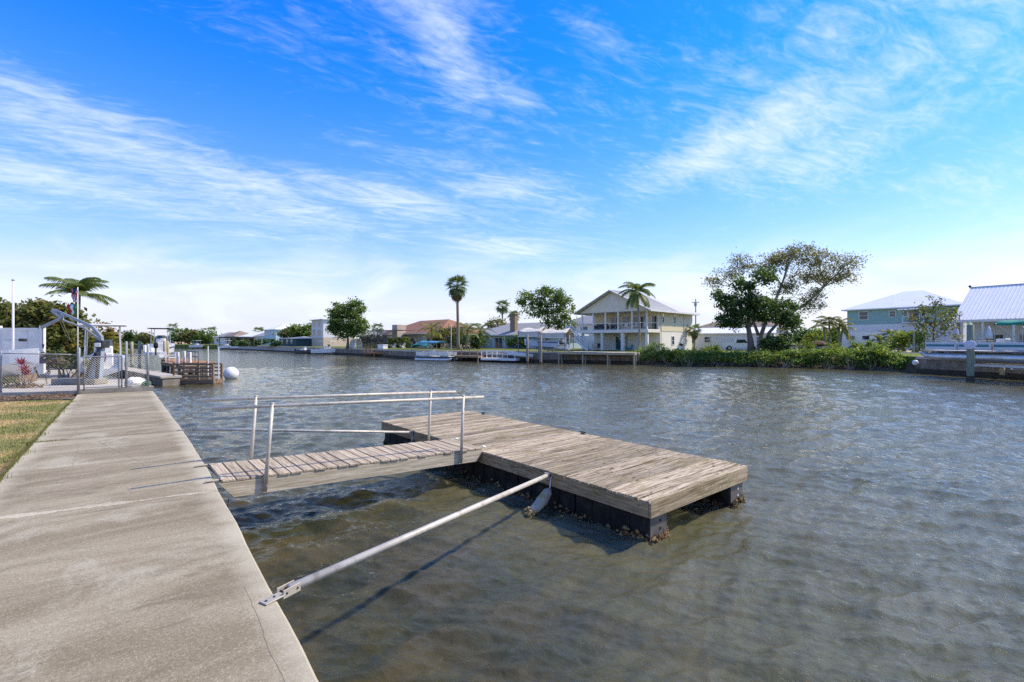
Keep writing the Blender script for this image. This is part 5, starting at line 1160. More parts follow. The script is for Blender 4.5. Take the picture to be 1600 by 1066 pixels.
# ---- dock, lifts and boats in front of the cream house
plank_dock('boardwalk', 'pale plank boardwalk along the seawall of the cream house', (6.0, 63.2, 0), R(-25), 10.0, 1.5, LAND + .02, W_PILEY, W_PILEY, pitch=.3)
for (px, py, top, l, m_, r_) in ((824, 568, 523, 'leftmost tall dark piling under the boat canopies', W_GREY, .17), (845, 569, 524, 'tall dark piling between the two covered boats', W_GREY, .17), (864, 566, 548, 'short piling between the tall boat lift pilings', W_GREY, .13), (889, 567, 523, 'tall piling at the right end of the boat lifts', W_GREY, .16), (929.5, 568, 553, 'short pale piling under the boardwalk', W_PILEY, .15)):
    Y = 2208 / (py - 533); piling(l, at(px, Y, 0), zy(top, Y), r_, m_)
def canopy(label, loc, rz, L, Wd, zt):
    t = thing('boat_canopy', label, 'canopy', loc, rz); K = 8; J = 6; vs = []
    for i in range(K + 1):
        for j in range(J + 1):
            f = i / K; g = j / J * 2 - 1; vs.append((L * f, g * Wd / 2, zt + .62 * (1 - abs(g)) + .09 * math.sin(f * 9 + j * 1.7) - .14 * math.sin(f * math.pi)))
    fs = [(i*(J+1)+j, i*(J+1)+j+1, (i+1)*(J+1)+j+1, (i+1)*(J+1)+j) for i in range(K) for j in range(J)]
    o = MB().add(vs, fs).build('canvas_roof', BEIGE, t, True); o.modifiers.new('thick', 'SOLIDIFY').thickness = .03
    for s_ in (-1, 1):
        y = s_ * Wd / 2; val = []
        for i in range(13): val += [(L * i / 12, y + s_ * .02, zt + .02), (L * i / 12, y + s_ * .02, zt - .55 - .12 * (i % 2) * random.random())]
        v = MB().add(val, [(2*i, 2*i+2, 2*i+3, 2*i+1) for i in range(12)]).build('canvas_side', BEIGE, t); v.modifiers.new('thick', 'SOLIDIFY').thickness = .02
        MB().tube((0, y, zt - .62), (L, y, zt - .62), .06, 8).build('lift_beam', WPLAS, t)
        for x in (.1, L - .1): MB().tube((x, y, LAND - .9), (x, y, zt + .02), .06, 8).build('canopy_post', W_GREY, t)
canopy('beige canvas boat canopy beside the blue house', at(817, 67.5, 0), R(-28), 3.3, 3.2, 4.2)
canopy('beige canvas boat canopy next to the white staircase', at(848, 66.5, 0), R(-28), 4.0, 3.2, 4.0)
skiff('covered_boat', 'white and pale blue boat hanging in the lift under the canopy', (6.7, 65.2, 1.75), R(152), 5.6, 2.2, 1.25, HULLB, None, NAVY, True)
js = skiff('jet_ski', 'small white jet ski on the lift beside the staircase', (7.6, 64.2, 1.7), R(150), 2.7, 1.1, .75, HULLW, None, mat('yellow vinyl', (.55,.40,.05), (.5,.35,.04), 3, .5), False, console=False)
MB().cbox(.5, 1.5, -.2, .2, .55, .95, .06).build('saddle', DARK, js); MB().beam((1.75, -.35, 1.15), (1.75, .35, 1.15), .05, .05).build('handlebar', DARK, js); MB().beam((1.5, 0, .7), (1.8, 0, 1.15), .25, .12).build('steering_column', HULLW, js)
# rail docks in front of the blue house
plank_dock('floating_dock', 'larger white-railed floating dock by the blue house', at(751, 67.5, 0), R(-20), 3.4, 2.0, .55, WPLAS, rails=[(.05, .1, 3.3), (1.95, .1, 3.3)], piles=False, float_=True, fasc=WPLAS)
plank_dock('floating_dock', 'smaller white-railed floating dock next to the larger one', at(784, 65.6, 0), R(-20), 2.0, 1.8, .55, WPLAS, rails=[(.05, .1, 1.9)], piles=False, float_=True, fasc=WPLAS)
dg = skiff('dinghy', 'white dinghy tilted on the seawall left of the dark pilings', (-.5, 67.0, .95), R(150), 3.6, 1.4, .55, HULLW, None, None, False, console=False); dg.rotation_euler = (0, R(8), R(-22))
plank_dock('dock', 'brown wooden dock with low rails beside the moored pontoon boat', at(708, 70.5, 0), R(-30), 4.4, 2.0, .8, W_BRN, rails=[(.05, .1, 4.3)], rail_m=W_BRN)
pontoon_boat('pontoon_boat', 'moored pontoon boat with blue bimini top on the far bank', at(655, 73.2, -.12), R(-28), 6.6, 2.4, BLUEC, ALUH, None, True, (.12, .62))
gp = thing('garden_pole', 'thin white pole on the lawn beside the tall fan palm', 'pole', at(705, 82)); MB().path([(0,0,-.1),(0,0,4.0)], .06, 6).build('pole', WPLAS, gp); MB().ell((0,0,4.05), .1, 8, 6).build('finial', WPLAS, gp)
# tan house waterfront
plank_dock('dock', 'orange brown wooden dock below the tan house', at(568, 91.5, 0), R(-40), 6.6, 2.4, .85, W_ORG, W_ORG, rails=[(.05, .1, 2.6)], rail_m=W_ORG)
bx_ = thing('storage_box', 'large white storage box on the orange brown dock', 'box', at(590, 91, .86), R(-40)); MB().cbox(0, 1.7, 0, 1.1, 0, 1.25, .04).build('box_body', WPLAS, bx_); MB().cbox(-.06, 1.76, -.06, 1.16, 1.252, 1.4, .04).build('lid', WPLAS, bx_)
plank_dock('dock', 'low brown timber dock left of the moored pontoon boat', at(612, 84.5, 0), R(-45), 6.0, 1.6, .8, W_BRN, W_BRN)
for (px, l) in ((614.5, 'left white garden chair on the lawn of the tan house'), (629, 'right white garden chair on the lawn of the tan house')): adirondack(l, at(px, 99), R(-35), WPLAS, 'white garden chairs at the tan house')
ta = thing('tarp_slide', 'folded teal canvas canopy on the lawn behind the pontoon boat', 'canopy', at(646, 92), R(-30))
mbx = MB(); K = 9; vs = []
for i in range(K + 1):
    for j in range(5): vs.append((4.6 * i / K, (j - 2) * .5, .25 + 1.4 * math.sin(math.pi * (.08 + .84 * i / K)) * (1 - abs(j - 2) * .3) + random.uniform(-.12, .12)))
mbx.add(vs, [(i*5+j, i*5+j+1, i*5+6+j, i*5+5+j) for i in range(K) for j in range(4)]).build('teal_canvas', mat('teal tarp', (.03,.24,.24), (.05,.33,.33), 3, .8), ta)
for x in (.2, 2.3, 4.4):
    for y in (-.9, .9): MB().tube((x, y, 0), (x, y * .6, 1.4), .03, 6).build('frame_leg', ALU, ta)
sh_ = thing('garden_shelter', 'small white arched shelter behind the round tree trunk', 'shelter', at(552, 103), R(-40))
for k in range(7):
    x = k * .35; MB().path([(x, -.9 * math.cos(a_), 2.0 * math.sin(a_)) for a_ in np.linspace(0, math.pi, 11)], .05, 5).build('hoop', WPLAS, sh_)
mv = []; 
for k in range(2):
    for a_ in np.linspace(0, math.pi, 11): mv.append((k * 2.1, -.86 * math.cos(a_), 1.95 * math.sin(a_)))
MB().add(mv, [(j, j+1, j+12, j+11) for j in range(10)]).build('cover', WPLAS, sh_, True)
# far boats
skiff('moored_boat', 'white cabin boat moored at the far beige dock', at(492, 109.5, -.15), R(-25), 8.5, 2.6, 1.25, HULLW, WPLAS, None, True, BLACK)
plank_dock('dock', 'grey dock beside the far white cabin boat', at(462, 118, 0), R(-30), 8.0, 2.0, .9, W_GREY)
skiff('moored_boat', 'small dark boat at the end of the far grey dock', at(463, 113, -.15), R(-10), 4.6, 1.9, .9, mat('dark hull', (.05,.06,.08), (.07,.08,.1), 2, .4), None, None, True, BLACK)
for (px, Y, l) in ((300, 190, 'tiny white boat at the distant canal end'), (345, 170, 'white boat with canopy at the distant bend'), (362, 168, 'second white boat at the distant bend')): skiff('moored_boat', l, at(px, Y, 0), R(-30), 8, 2.6, 1.3, HULLW, WPLAS, None, True, BLACK)
for (px, Y, L_, l) in ((352, 176, 14, 'dark roofed boat shelter at the distant bend'), (316, 200, 12, 'dark dock at the distant canal end')): plank_dock('dock', l, at(px, Y, 0), R(-25), L_, 3, 1.0, W_BRN, pitch=.6)
bs = thing('boat_shelter', 'long dark flat shelter on the distant bank', 'shelter', at(341, 182), R(-25)); MB().cbox(0, 14, 0, 5, 2.6, 3.1, .05).build('roof', DARK, bs)
for x in (.3, 4.8, 9.2, 13.7):
    for y in (.3, 4.7): MB().box(x - .1, x + .1, y - .1, y + .1, -.2, 2.6).build('post', W_BRN, bs)
MB().box(.4, 13.6, 4.75, 4.85, 0, 2.5).build('back_wall', mat('dark wall boards', (.07,.065,.07), (.1,.09,.09), 2, .9), bs)

# ================================================================ RIGHT BANK PLANTS
# two trees standing in one another: dense dark one in front, wide sparse one behind
tree('spreading_tree', 'wide sparse tree with bare spreading limbs on the right bank', at(1196, 61.5), None,
     [((3.6,1,12.2),(2.6,2.2,1.5)), ((7.0,.5,12.0),(2.6,2.2,1.4)), ((10.0,0,11.4),(2.1,2,1.2)), ((5.2,0,10.0),(2.6,2.2,1.3)), ((1.0,1.2,11.5),(2.3,2,1.4)), ((-2.6,1,11.6),(2.0,1.8,1.0)), ((-4.8,1,10.2),(1.8,1.6,.9)), ((8.4,.4,9.6),(2.2,1.8,1.0)), ((5.4,0,6.2),(2.0,1.6,1.2)), ((10.4,0,9.6),(1.3,1.4,.7)), ((-6.4,.8,9.0),(1.2,1.3,.7)), ((6.8,.2,7.6),(1.5,1.4,.9)), ((2.6,.2,8.2),(2.0,1.8,1.2)), ((4.4,.4,13.4),(1.6,1.5,.6))],
     LF_TAN, .18, 25, 11.5, .42, .36, 18, mat('pale grey limb bark', (.24,.20,.155), (.32,.28,.22), 3, .95, .6, 12), stems=[([(-.9,0,-.2),(-.5,.1,2.2),(.2,.2,4.2),(1.2,.2,6.2),(2.2,.3,8.6)], .30), ([(-.2,.3,-.2),(.6,.3,2.5),(2.4,.2,4.6),(5.0,.2,6.0),(7.6,.2,8.4)], .24), ([(-.9,0,2.2),(-1.6,.6,5.0),(-2.2,.8,8.0)], .17)], shell=.3, bough=.34)
tree('dense_tree', 'dense dark green leaning tree in front of the spreading tree', at(1174, 58), [(0,0,-.2),(-.1,0,1.5),(-.3,.1,3.0),(-.2,.2,4.6)],
     [((-2.6,0,6.2),(1.7,1.6,1.0)), ((-1.0,.2,8.3),(1.3,1.3,.8)), ((1.4,0,9.3),(1.3,1.2,1.0)), ((.0,-.2,6.3),(1.8,1.6,.9)), ((-2.8,0,3.9),(1.8,1.6,.8)), ((3.0,.2,4.3),(2.3,1.8,1.2)), ((4.9,.2,3.6),(1.5,1.5,1.0)), ((.8,0,4.9),(1.8,1.6,.9)), ((-1.9,-.2,5.1),(1.5,1.4,.7)), ((2.6,.2,6.0),(1.4,1.4,.7)), ((4.4,.3,5.6),(1.3,1.3,.7)), ((-3.7,.3,7.0),(.8,.9,.6))],
     LF_DARK, .28, 32, 12, .38, .40, 4, BARK, shell=.4)
shrub('dark_shrub', 'dark round shrub at the foot of the dense tree', at(1211, 57), [((0,0,1.0),(1.8,1.4,1.2)), ((.8,0,1.6),(1.3,1.1,.9))], LF_DARK, .26, 30, 16, .28)
# mangroves along the water
MG = [(1003,60.6,1.7),(1014,60.3,2.3),(1026,60.0,2.6),(1038,59.6,2.3),(1052,59.0,1.9),(1067,58.4,1.7),(1082,57.7,1.7),(1098,57.0,1.8),(1114,56.3,1.65),(1130,55.7,1.6),(1147,55.1,1.7),(1164,54.6,1.55),(1181,54.1,1.6),(1198,53.6,1.6),(1216,53.0,1.65),(1233,52.6,1.7),(1250,52.2,1.8),(1267,51.7,1.85),(1285,51.2,1.9),(1303,50.4,1.9),(1321,49.6,2.0),(1339,48.9,2.15),(1356,48.3,2.1),(1372,47.6,2.2),(1388,46.9,2.1),(1404,46.2,1.75),(1419,45.6,1.3)]
for k, (px, Y, h) in enumerate(MG):
    p = at(px, Y + .9, .1); r_ = random.uniform(.9, 1.15)
    shrub('mangrove_shrub', ORD[k] + ' mangrove shrub from the left in the far waterline hedge', p, [((0,0,h*.55),(r_,.95,h*.42)), ((random.uniform(-.5,.5),1.0,h*.75),(r_*1.0,.9,h*.30)), ((random.uniform(-.6,.6),-.3,h*.35),(r_*.9,.6,h*.25))], (LF_MANG, LF_MANG, LF_MID, LF_MANG, LF_BRIGHT)[k % 5], random.choice((.14, .17, .21)), 24, 18, .21, True, 'mangrove shrubs along the far bank', bark=MANGB, ns=16, sr=.024)
for k, (px, Y, h) in enumerate(((1110, 63, 1.3), (1258, 60, 1.6), (1300, 58, 1.4), (1340, 56, 1.6), (1365, 55, 1.7))):
    shrub('bank_shrub', ORD[k] + ' yellowish shrub from the left behind the mangrove hedge', at(px, Y, LAND - .2), [((0,0,h*.55),(1.0,.9,h*.45)), ((.6,.2,h*.5),(.8,.8,h*.4))], LF_BRIGHT, .18, 24, 16, .22, group='yellowish shrubs behind the hedge')
feather_palm('coconut_palm', 'single feather palm in front of the cream house', at(998, 65), [(0,0,-.2),(.1,0,3.5),(-.25,0,8.2)], .16, 3.1, 22, LF_PALM, BARKG, .75, .75, el=(66, -38), w=.075)
fan_palm('yucca', 'small scruffy palm at the corner of the cream house', at(1085, 78), 3.2, .13, .8, 16, 10)
tree('pine_tree', 'loose green tree behind the boat canopies', at(856, 92), [(0,0,-.2),(.1,0,4),(-.2,0,8)], [((-4.0,0,9.4),(2.0,2,1.5)), ((.4,0,9.6),(2.6,2,1.8)), ((3.2,0,8.0),(2.0,2,1.9)), ((-2.2,0,7.4),(2.2,2,1.4)), ((1.2,0,6.0),(3.0,2,1.7)), ((-.8,0,11.0),(1.7,1.5,.8)), ((3.4,0,5.0),(2,1.6,1.6)), ((2.0,0,10.4),(1.4,1.3,.8))], LF_MID, .34, 23, 8.5, .44, .26, 6)
for k, (px, Y) in enumerate(((1009, 60.9), (1046, 59.4), (1075, 58.1), (1122, 56.2), (1190, 54.0), (1226, 52.9), (1294, 51.0), (1330, 49.4), (1364, 48.0), (1396, 46.7))):
    t = thing('driftwood_stems', ORD[k] + ' bunch of bare stems from the left in the mangrove hedge', 'stems', at(px, Y + .2, -.05), group='bare stems in the mangroves'); mb = MB()
    for j in range(9):
        a = random.uniform(-.9, .9); mb.path([(random.uniform(-.6, .6), 0, -.1), (a, -.25, .5), (a * 1.5, -.45 + random.random() * .4, random.uniform(.7, 1.3))], [.022, .018, .008], 5)
    mb.build('stems', mat('bleached stems', (.42,.35,.27), (.30,.24,.18), 6, .9), t)
shrub('bright_shrub', 'bright yellow green shrub by the top of the staircase', at(884, 84), [((0,0,2.2),(1.3,1.1,1.6))], LF_BRIGHT, .3, 26, 10, .3)
fan_palm('fan_palm', 'tallest fan palm with brown skirt on the far bank', at(716, 80), 10.6, .24, 1.25, 30, 18, BARKP, (-.2, 0), pet=1.35, low=-55)
fan_palm('fan_palm', 'slim fan palm behind the blue house roof', at(785, 125), 10.4, .22, 1.35, 20, 0, BARKG, low=-45)
fan_palm('fan_palm', 'short fan palm right behind the brick chimney', at(803, 128), 8.2, .3, 1.2, 18, 6, BARKP, low=-30)
tree('round_shrub_tree', 'small round tree behind the blue house roof', at(776, 122), [(0,0,0),(0,0,4)], [((0,0,6.0),(2.6,2,1.7))], LF_OLIVE, .45, 24, 5, .5)
for (px, Y, h, l) in ((672, 88, 3.6, 'yellow green palm left of the tall fan palm'), (728, 84, 3.4, 'feather palm right of the tall fan palm'), (748, 88, 3.4, 'leaning feather palm beside the blue house')):
    feather_palm('palm', l, at(px, Y), [(0,0,-.2),(.2,0,h*.6),(.3,0,h)], .2, 3.0, 15, LF_PALMY if px < 700 else LF_PALM, BARKP, .6, .7, el=(72, -20))
shrub('olive_shrub', 'large olive shrub mass behind the moored pontoon boat', at(696, 92), [((0,0,2.0),(3.2,2,2.0)), ((-2.5,0,1.6),(2,1.5,1.6)), ((2.5,0,2.0),(2,1.5,2.0))], LF_OLIVE, .32, 26, 9, .4)
shrub('dark_shrub', 'dark shrubs under the feather palms by the blue house', at(733, 86), [((0,0,1.3),(2.2,1.4,1.4)), ((1.8,0,1.6),(1.2,1.2,1.6))], LF_DARK, .3, 26, 10, .35)
shrub('banana_shrub', 'leafy green bush in front of the blue house door', at(806, 90), [((0,0,1.1),(2.2,1.2,1.1)), ((1.4,0,1.5),(1.4,1.1,1.3))], LF_BRIGHT, .42, 22, 8, .35)
for (px, l) in ((607, 'left clipped round shrub by the screened pool'), (622, 'middle clipped round shrub by the screened pool'), (634, 'right clipped round shrub by the screened pool')):
    shrub('clipped_shrub', l, at(px, 101), [((0,0,1.2),(.95,.95,1.05))], LF_BRIGHT, .2, 34, 26, .16, shell=.8)
tree('round_tree', 'large round green tree standing alone at the far bank', at(543, 101), [(0,0,-.2),(.1,0,1.5),(0,0,3.0)], [((-2.0,0,7.6),(2.1,2,2.0)), ((1.8,0,7.8),(2.1,2,2.2)), ((0,0,5.6),(3.0,2.4,2.2)), ((-2.6,0,4.6),(1.6,1.8,1.5)), ((2.6,0,4.6),(1.8,1.8,1.8)), ((.2,0,3.2),(2.6,2,1.3))], LF_MID, .34, 34, 9, .42, .3, 3)
for (px, Y, s_, l, m_) in ((452, 150, 1.0, 'brownish tree in front of the light blue house', LF_OLIVE), (473, 146, 1.15, 'grey green tree left of the tall white house', LF_MID)):
    tree('bank_tree', l, at(px, Y), [(0,0,-.2),(0,0,2.6)], [((-1.4*s_,0,4.2),(2.2*s_,2,1.5*s_)), ((1.4*s_,0,4.8),(2.2*s_,2,1.7*s_)), ((0,0,3.6),(2.6*s_,2,1.2*s_))], m_, .55, 24, 5, .55, .25, 3)
shrub('hedge', 'long dark clipped hedge on the far bank', at(424, 138), [((-6,0,.8),(3.5,1,1.0)), ((0,0,.8),(3.5,1,1.0)), ((-10,1,.8),(3,1,1.0))], LF_DARK, .5, 24, 7, .35, stem=False, cat='hedge')
# plants around the sea green house
tree('leafy_tree', 'leafy olive green tree between sea green house and white roof', at(1458, 61), [(0,0,-.2),(0,0,1.6),(.1,0,3.0)], [((0,0,6.0),(1.3,1.3,1.3)), ((-1.5,0,4.4),(1.6,1.4,1.2)), ((1.5,0,4.4),(1.6,1.4,1.3)), ((0,0,3.0),(2.3,1.6,1.1)), ((2.2,0,2.6),(1.1,1.1,1.0)), ((-1.0,0,5.4),(.9,.9,.7))], LF_GRAPE, .25, 13, 7, .34, .12, 5)
feather_palm('palm', 'dark palm behind the corner of the white metal roof', at(1497, 74), [(0,0,-.2),(.1,0,5.6)], .22, 2.8, 15, LF_PALM, BARKP, .6, .6, el=(70, -25))
for (dx_, h, k) in ((-1.1, 3.6, 0), (-.2, 4.4, 1), (.7, 4.0, 2), (1.3, 3.3, 3)):
    feather_palm('clump_palm', ('leftmost trunk of the yellow palm clump by the camper', 'tallest palm of the yellow clump by the camper', 'third palm of the yellow clump by the camper', 'rightmost short palm of the yellow clump by the camper')[k], at(1302, 70) + Vector((dx_, .5 * (k % 2), 0)), [(0,0,-.2),(.1*dx_,0,h*.5),(.3*dx_,0,h)], .15, 2.2, 11, LF_PALMY, BARKG, .8, .55, 'yellow palm clump', (72, -35))
for (px, Y, h, l) in ((1376, 68, 1.5, 'low date palm left of the wooden posts'), (1392, 70, 2.3, 'tallest of the low date palms by the sea green house'), (1412, 67, 2.0, 'low date palm next to the wooden post')):
    feather_palm('date_palm', l, at(px, Y), [(0,0,-.1),(0,0,h)], .2, 2.1, 15, LF_PALM if px < 1400 else LF_MID, BARKP, .5, .5, 'low date palms', (75, -30))
for (px, Y, l, m_) in ((1400, 64, 'yellow green bush below the date palms', LF_BRIGHT), (1268, 72, 'bright yellow bush right of the dense tree', LF_BRIGHT), (1282, 74, 'pale bush beside the yellow palm clump', LF_BRIGHT), (1436, 62, 'dark bush between the wooden posts', LF_MID)):
    shrub('bush', l, at(px, Y), [((0,0,1.3),(1.5,1.2,1.3)), ((.7,0,1.7),(1.1,1,1.1))], m_, .25, 26, 10, .3)
# ================================================================ LEFT: gate, neighbour's yard, distance
NB = 1.02
tag(MB().prism([L2(-1.15, 25.05), L2(1.19, 25.0), L2(1.15, 31.3), L2(-2.0, 31.4), L2(-2.1, 44), L2(-14, 48), L2(-16, 27.5), L2(-5.5, 26.6)], WALK - .1, NB).build('patio', PATIO), kind='structure')
tag(MB().prism([L2(-1.10, 24.78), L2(1.21, 24.54), L2(1.21, 25.0), L2(-1.12, 25.04)], WALK - .2, NB + .055).build('kerb', CONC2), kind='structure')
fin = thing('finger_pier', 'pale capped concrete finger pier beyond the gate', 'pier', (-22.9, 31.6, 0), math.atan2(12, -13.7))
MB().cbox(0, 17.8, -.9, .1, -1.3, .46, .02).build('pier_wall', CONC2, fin); MB().cbox(-.05, 17.85, -1.0, .22, .462, .62, .02).build('pier_cap', PATIO, fin)
tag(MB().prism([L2(-1.25, 24.75), L2(-1.17, 22.7), L2(-2.3, 23.5), L2(-5, 24.0), L2(-9, 24.1), L2(-20, 24.6), L2(-20, 27.4), L2(-5.5, 26.5), L2(-1.2, 25.0)], WALK - .04, WALK + .02).build('planting_bed', SOIL), kind='structure')
v = []; f = []
for i in range(2600):
    n_ = -1.2 - random.random() * 8; d_ = 23.1 + min(1.0, (-n_ - 1.2) * .3) + random.random() * 1.7; p = nd2w(n_, d_, WALK + .02 + random.random() * .03); r_ = random.uniform(.015, .05); b0 = len(v)
    for k in range(4): a = k * 1.57 + random.random(); v.append((p.x + r_ * math.cos(a), p.y + r_ * math.sin(a), p.z + random.uniform(-.01, .02)))
    f.append((b0, b0+1, b0+2, b0+3))
tag(MB().add(v, f).build('mulch', leaf_mat('mulch chips', [(.10,.05,.03), (.20,.11,.06), (.32,.22,.13), (.14,.08,.05)], .05, .9)), 'brown mulch and leaf litter along the gate fence', 'mulch', kind='stuff')
# chain-link gate and fence
def wires(parent, p, q, z0, z1, sp=.085):
    p, q = Vector(p), Vector(q); L = (q - p).length; H = z1 - z0; d = (q - p).normalized(); mb = MB()
    n = int((L + H) / sp)
    for i in range(n):
        for s_ in (1, -1):
            a0 = i * sp - (H if s_ > 0 else 0); a = max(0, a0) if s_ > 0 else min(L, i * sp)
            if s_ > 0: xa, za = (a0, 0) if a0 >= 0 else (0, -a0); xb, zb = (a0 + H, H) if a0 + H <= L else (L, L - a0)
            else: b0 = i * sp; xa, za = (b0, 0) if b0 <= L else (L, b0 - L); xb, zb = (b0 - H, H) if b0 - H >= 0 else (0, b0)
            if za > H or zb > H + 1e-6: continue
            mb.path([p + d * xa + Vector((0, 0, z0 + za)), p + d * xb + Vector((0, 0, z0 + zb))], .0032, 3, False)
    return mb.build('wire_mesh', GALV, parent)
def post(parent, n_, d_, z0, z1, r_=.032, name='post', lean=0):
    p = nd2w(n_, d_, 0); MB().path([(p.x, p.y, z0), (p.x + lean, p.y, z1), (p.x + lean, p.y, z1 + .035)], [r_, r_, r_ * .4], 10).build(name, GALV, parent, True)
D0 = 24.72
fe = thing('chain_link_fence', 'galvanised chain-link fence standing across the end of the walk', 'fence')
post(fe, .33, D0, WALK - .1, 2.90, .045); post(fe, 1.02, D0, WALK - .1, 2.80, .045); post(fe, -1.10, D0, WALK - .1, 2.66, .045, lean=.03)
wires(fe, nd2w(.36, D0, 0), nd2w(1.0, D0, 0), NB + .1, 2.35); 
for zz in (2.38,): MB().tube(nd2w(.33, D0, zz), nd2w(1.02, D0, zz), .018, 8).build('rail', GALV, fe)
MB().path([nd2w(-1.1, D0, 2.42), nd2w(-3.2, D0 + 1.2, 2.48), nd2w(-7.5, D0 + 4, 2.70)], .02, 6).build('top_rail', GALV, fe, True); wires(fe, nd2w(-1.13, D0, 0), nd2w(-3.4, D0 + 1.3, 0), NB, 2.4, .1)
for (n_, d_) in ((-3.3, D0 + 1.25), (-5.5, D0 + 2.7)): post(fe, n_, d_, WALK - .1, 2.55, .03)
gt = thing('chain_link_gate', 'closed chain-link gate between the two tall posts', 'gate')
for (n_,) in ((-.94,), (.19,), (.10,)): post(gt, n_, D0 + .05, NB + .02, 2.33, .022, 'gate_stile')
for zz in (2.33, NB + .12): MB().tube(nd2w(-.94, D0 + .05, zz), nd2w(.19, D0 + .05, zz), .022, 8).build('gate_rail', GALV, gt)
wires(gt, nd2w(-.93, D0 + .05, 0), nd2w(.18, D0 + .05, 0), NB + .12, 2.32)
# tarp bundle on the kerb
def lump(name, label, loc, r_, m, cat, rz=0, seed=1, parts=()):
    t = thing(name, label, cat, loc, rz); mb = MB().ell((0, 0, r_[2] * .72), r_, 18, 12, .10); mb.build('bundle', m, t)
    for (pn, c, rr, mm) in parts: MB().ell(c, rr, 14, 10, .12).build(pn, mm, t)
lump('tarp_bundle', 'crumpled white and green tarp bundle behind the fence post', nd2w(.62, 25.55, NB), (.36, .26, .24), WPLAS, 'tarp', ANG, parts=(('green_fold', (.34, -.05, .13), (.22, .22, .13), mat('green tarp', (.05,.15,.07), (.08,.2,.1), 5, .7)),))
# boat davit crane
dv = thing('boat_davit', 'grey metal boat davit crane on a concrete block', 'davit', at(150, 21.4, NB)); GM = mat('grey painted steel', (.34,.36,.38), (.26,.28,.30), 3, .45, metal=.3)
MB().cbox(-1.7, .25, -.35, .35, 0, .26, .03).build('footing', CONC2, dv)
MB().prismy([(-.45, .26), (.22, .26), (.32, 1.55), (.1, 1.7), (-.05, 1.2)], -.1, .1).build('pedestal', mat('blue grey plate', (.30,.35,.40), (.25,.29,.33), 3, .5), dv)
MB().path([(.2, -.2, .26), (.22, -.2, 1.2), (.28, -.16, 1.95)], .05, 8).build('hydraulic_ram', DARK, dv, True); MB().path([(-.28, -.2, .3), (-.1, -.2, .9), (.15, -.2, 1.4)], .05, 8).build('hydraulic_ram', DARK, dv, True)
MB().path([(.28, 0, 1.5), (.22, 0, 2.1), (-.15, 0, 2.55), (-1.85, 0, 3.32)], [.10, .095, .085, .06], 4).build('boom', GM, dv)
MB().path([(.1, .05, 2.0), (-.55, .05, 2.5), (-1.5, .05, 2.85), (-1.75, .05, 3.2)], .045, 4).build('lower_boom', GM, dv)
MB().beam((-1.95, 0, 3.3), (-1.5, 0, 2.95), .12, .14).build('boom_head', GM, dv); MB().beam((-1.5, .02, 2.98), (-2.45, .02, 2.52), .09, .12).build('tip_arm', GM, dv)
MB().cbox(.05, .48, -.2, .2, 1.62, 1.95, .04).build('winch', DARK, dv); MB().cbox(.12, .40, -.24, -.201, 1.66, 1.84, .02).build('winch_motor', WPLAS, dv)
for (a, b) in (((-1.55, 0, 2.9), (-1.0, -.1, 1.9)), ((-1.65, 0, 2.9), (-1.25, -.1, 2.2)), ((-1.25, -.1, 2.2), (-.98, -.1, 1.9))): MB().tube(a, b, .012, 5).build('yellow_rope', mat('yellow rope', (.50,.40,.12), (.4,.3,.1), 6, .8), dv)
MB().tube((-2.4, 0, 2.5), (-2.36, 0, 1.75), .012, 5).build('cable', DARK, dv); MB().path([(-2.36, 0, 1.78), (-2.36, 0, 1.6)], [.05, .02], 6).build('hook', DARK, dv)
skiff('center_console_boat', 'grey boat with white hardtop and maroon outboard behind the davit', at(158, 25.0, 1.08), R(128), 5.2, 1.9, .95, mat('grey hull', (.55,.56,.57), (.47,.48,.5), 1.5, .35), WPLAS, None, True, MAROON)
# yard clutter
skiff('skiff', 'small white skiff with teal stripe at the left edge', (-27.1, 22.6, NB + .2), R(-4), 5.2, 2.0, 1.15, HULLW, None, mat('teal stripe', (.12,.30,.30), (.1,.26,.26), 3, .4), False, console=False)
for (x, l) in ((-25.0, 'left timber block under the small white skiff'), (-23.1, 'right timber block under the small white skiff')): tag(MB().cbox(-.12, .12, -.7, .7, 0, .34, .02).build('timber_block', W_BRN, loc=(x, 22.55, NB)), l, 'block')
cn = thing('canoe', 'brown upturned canoe lying between skiff and davit', 'canoe', at(42, 25.5, NB + .75), R(-6)); vs = []; fs = []
for i in range(11):
    f_ = i / 10; w_ = .42 * math.sin(math.pi * (.04 + .92 * f_)) ** .6; h_ = .36 * (1 - .25 * math.cos(f_ * 6.28))
    for j in range(7): a = math.pi * j / 6; vs.append((2.9 * f_ - .6, -w_ * math.cos(a), h_ * math.sin(a) * (1 if 0 < i < 10 else .5)))
fs = [(i*7+j, i*7+j+1, i*7+8+j, i*7+7+j) for i in range(10) for j in range(6)]
MB().add(vs, fs).build('canoe_hull', mat('brown canoe', (.16,.085,.06), (.22,.13,.09), 2, .5), cn, True)
for x in (.2, 1.6):
    for s_ in (-1, 1): MB().beam((x, s_ * .1, .05), (x, s_ * .4, -.75), .06, .06).build('trestle_leg', W_BRN, cn)
wf = thing('white_panel_fence', 'tall white vinyl panel fence behind the skiff', 'fence', at(-70, 27, .85), R(4)); px1 = (128) / F * 27
for i in range(6): MB().cbox(px1 * i / 6 + .01, px1 * (i + 1) / 6 - .01, -.03, .03, .1, 2.78, .01).build('panel', WHITE, wf)
for x in (0, px1 / 2, px1): MB().cbox(x - .13, x + .13, -.08, .08, 0, 2.95, .02).build('post', WHITE, wf)
for zz in (2.7,): MB().box(.2, px1 - .2, -.06, -.031, zz, zz + .14).build('top_rail', WHITE, wf)
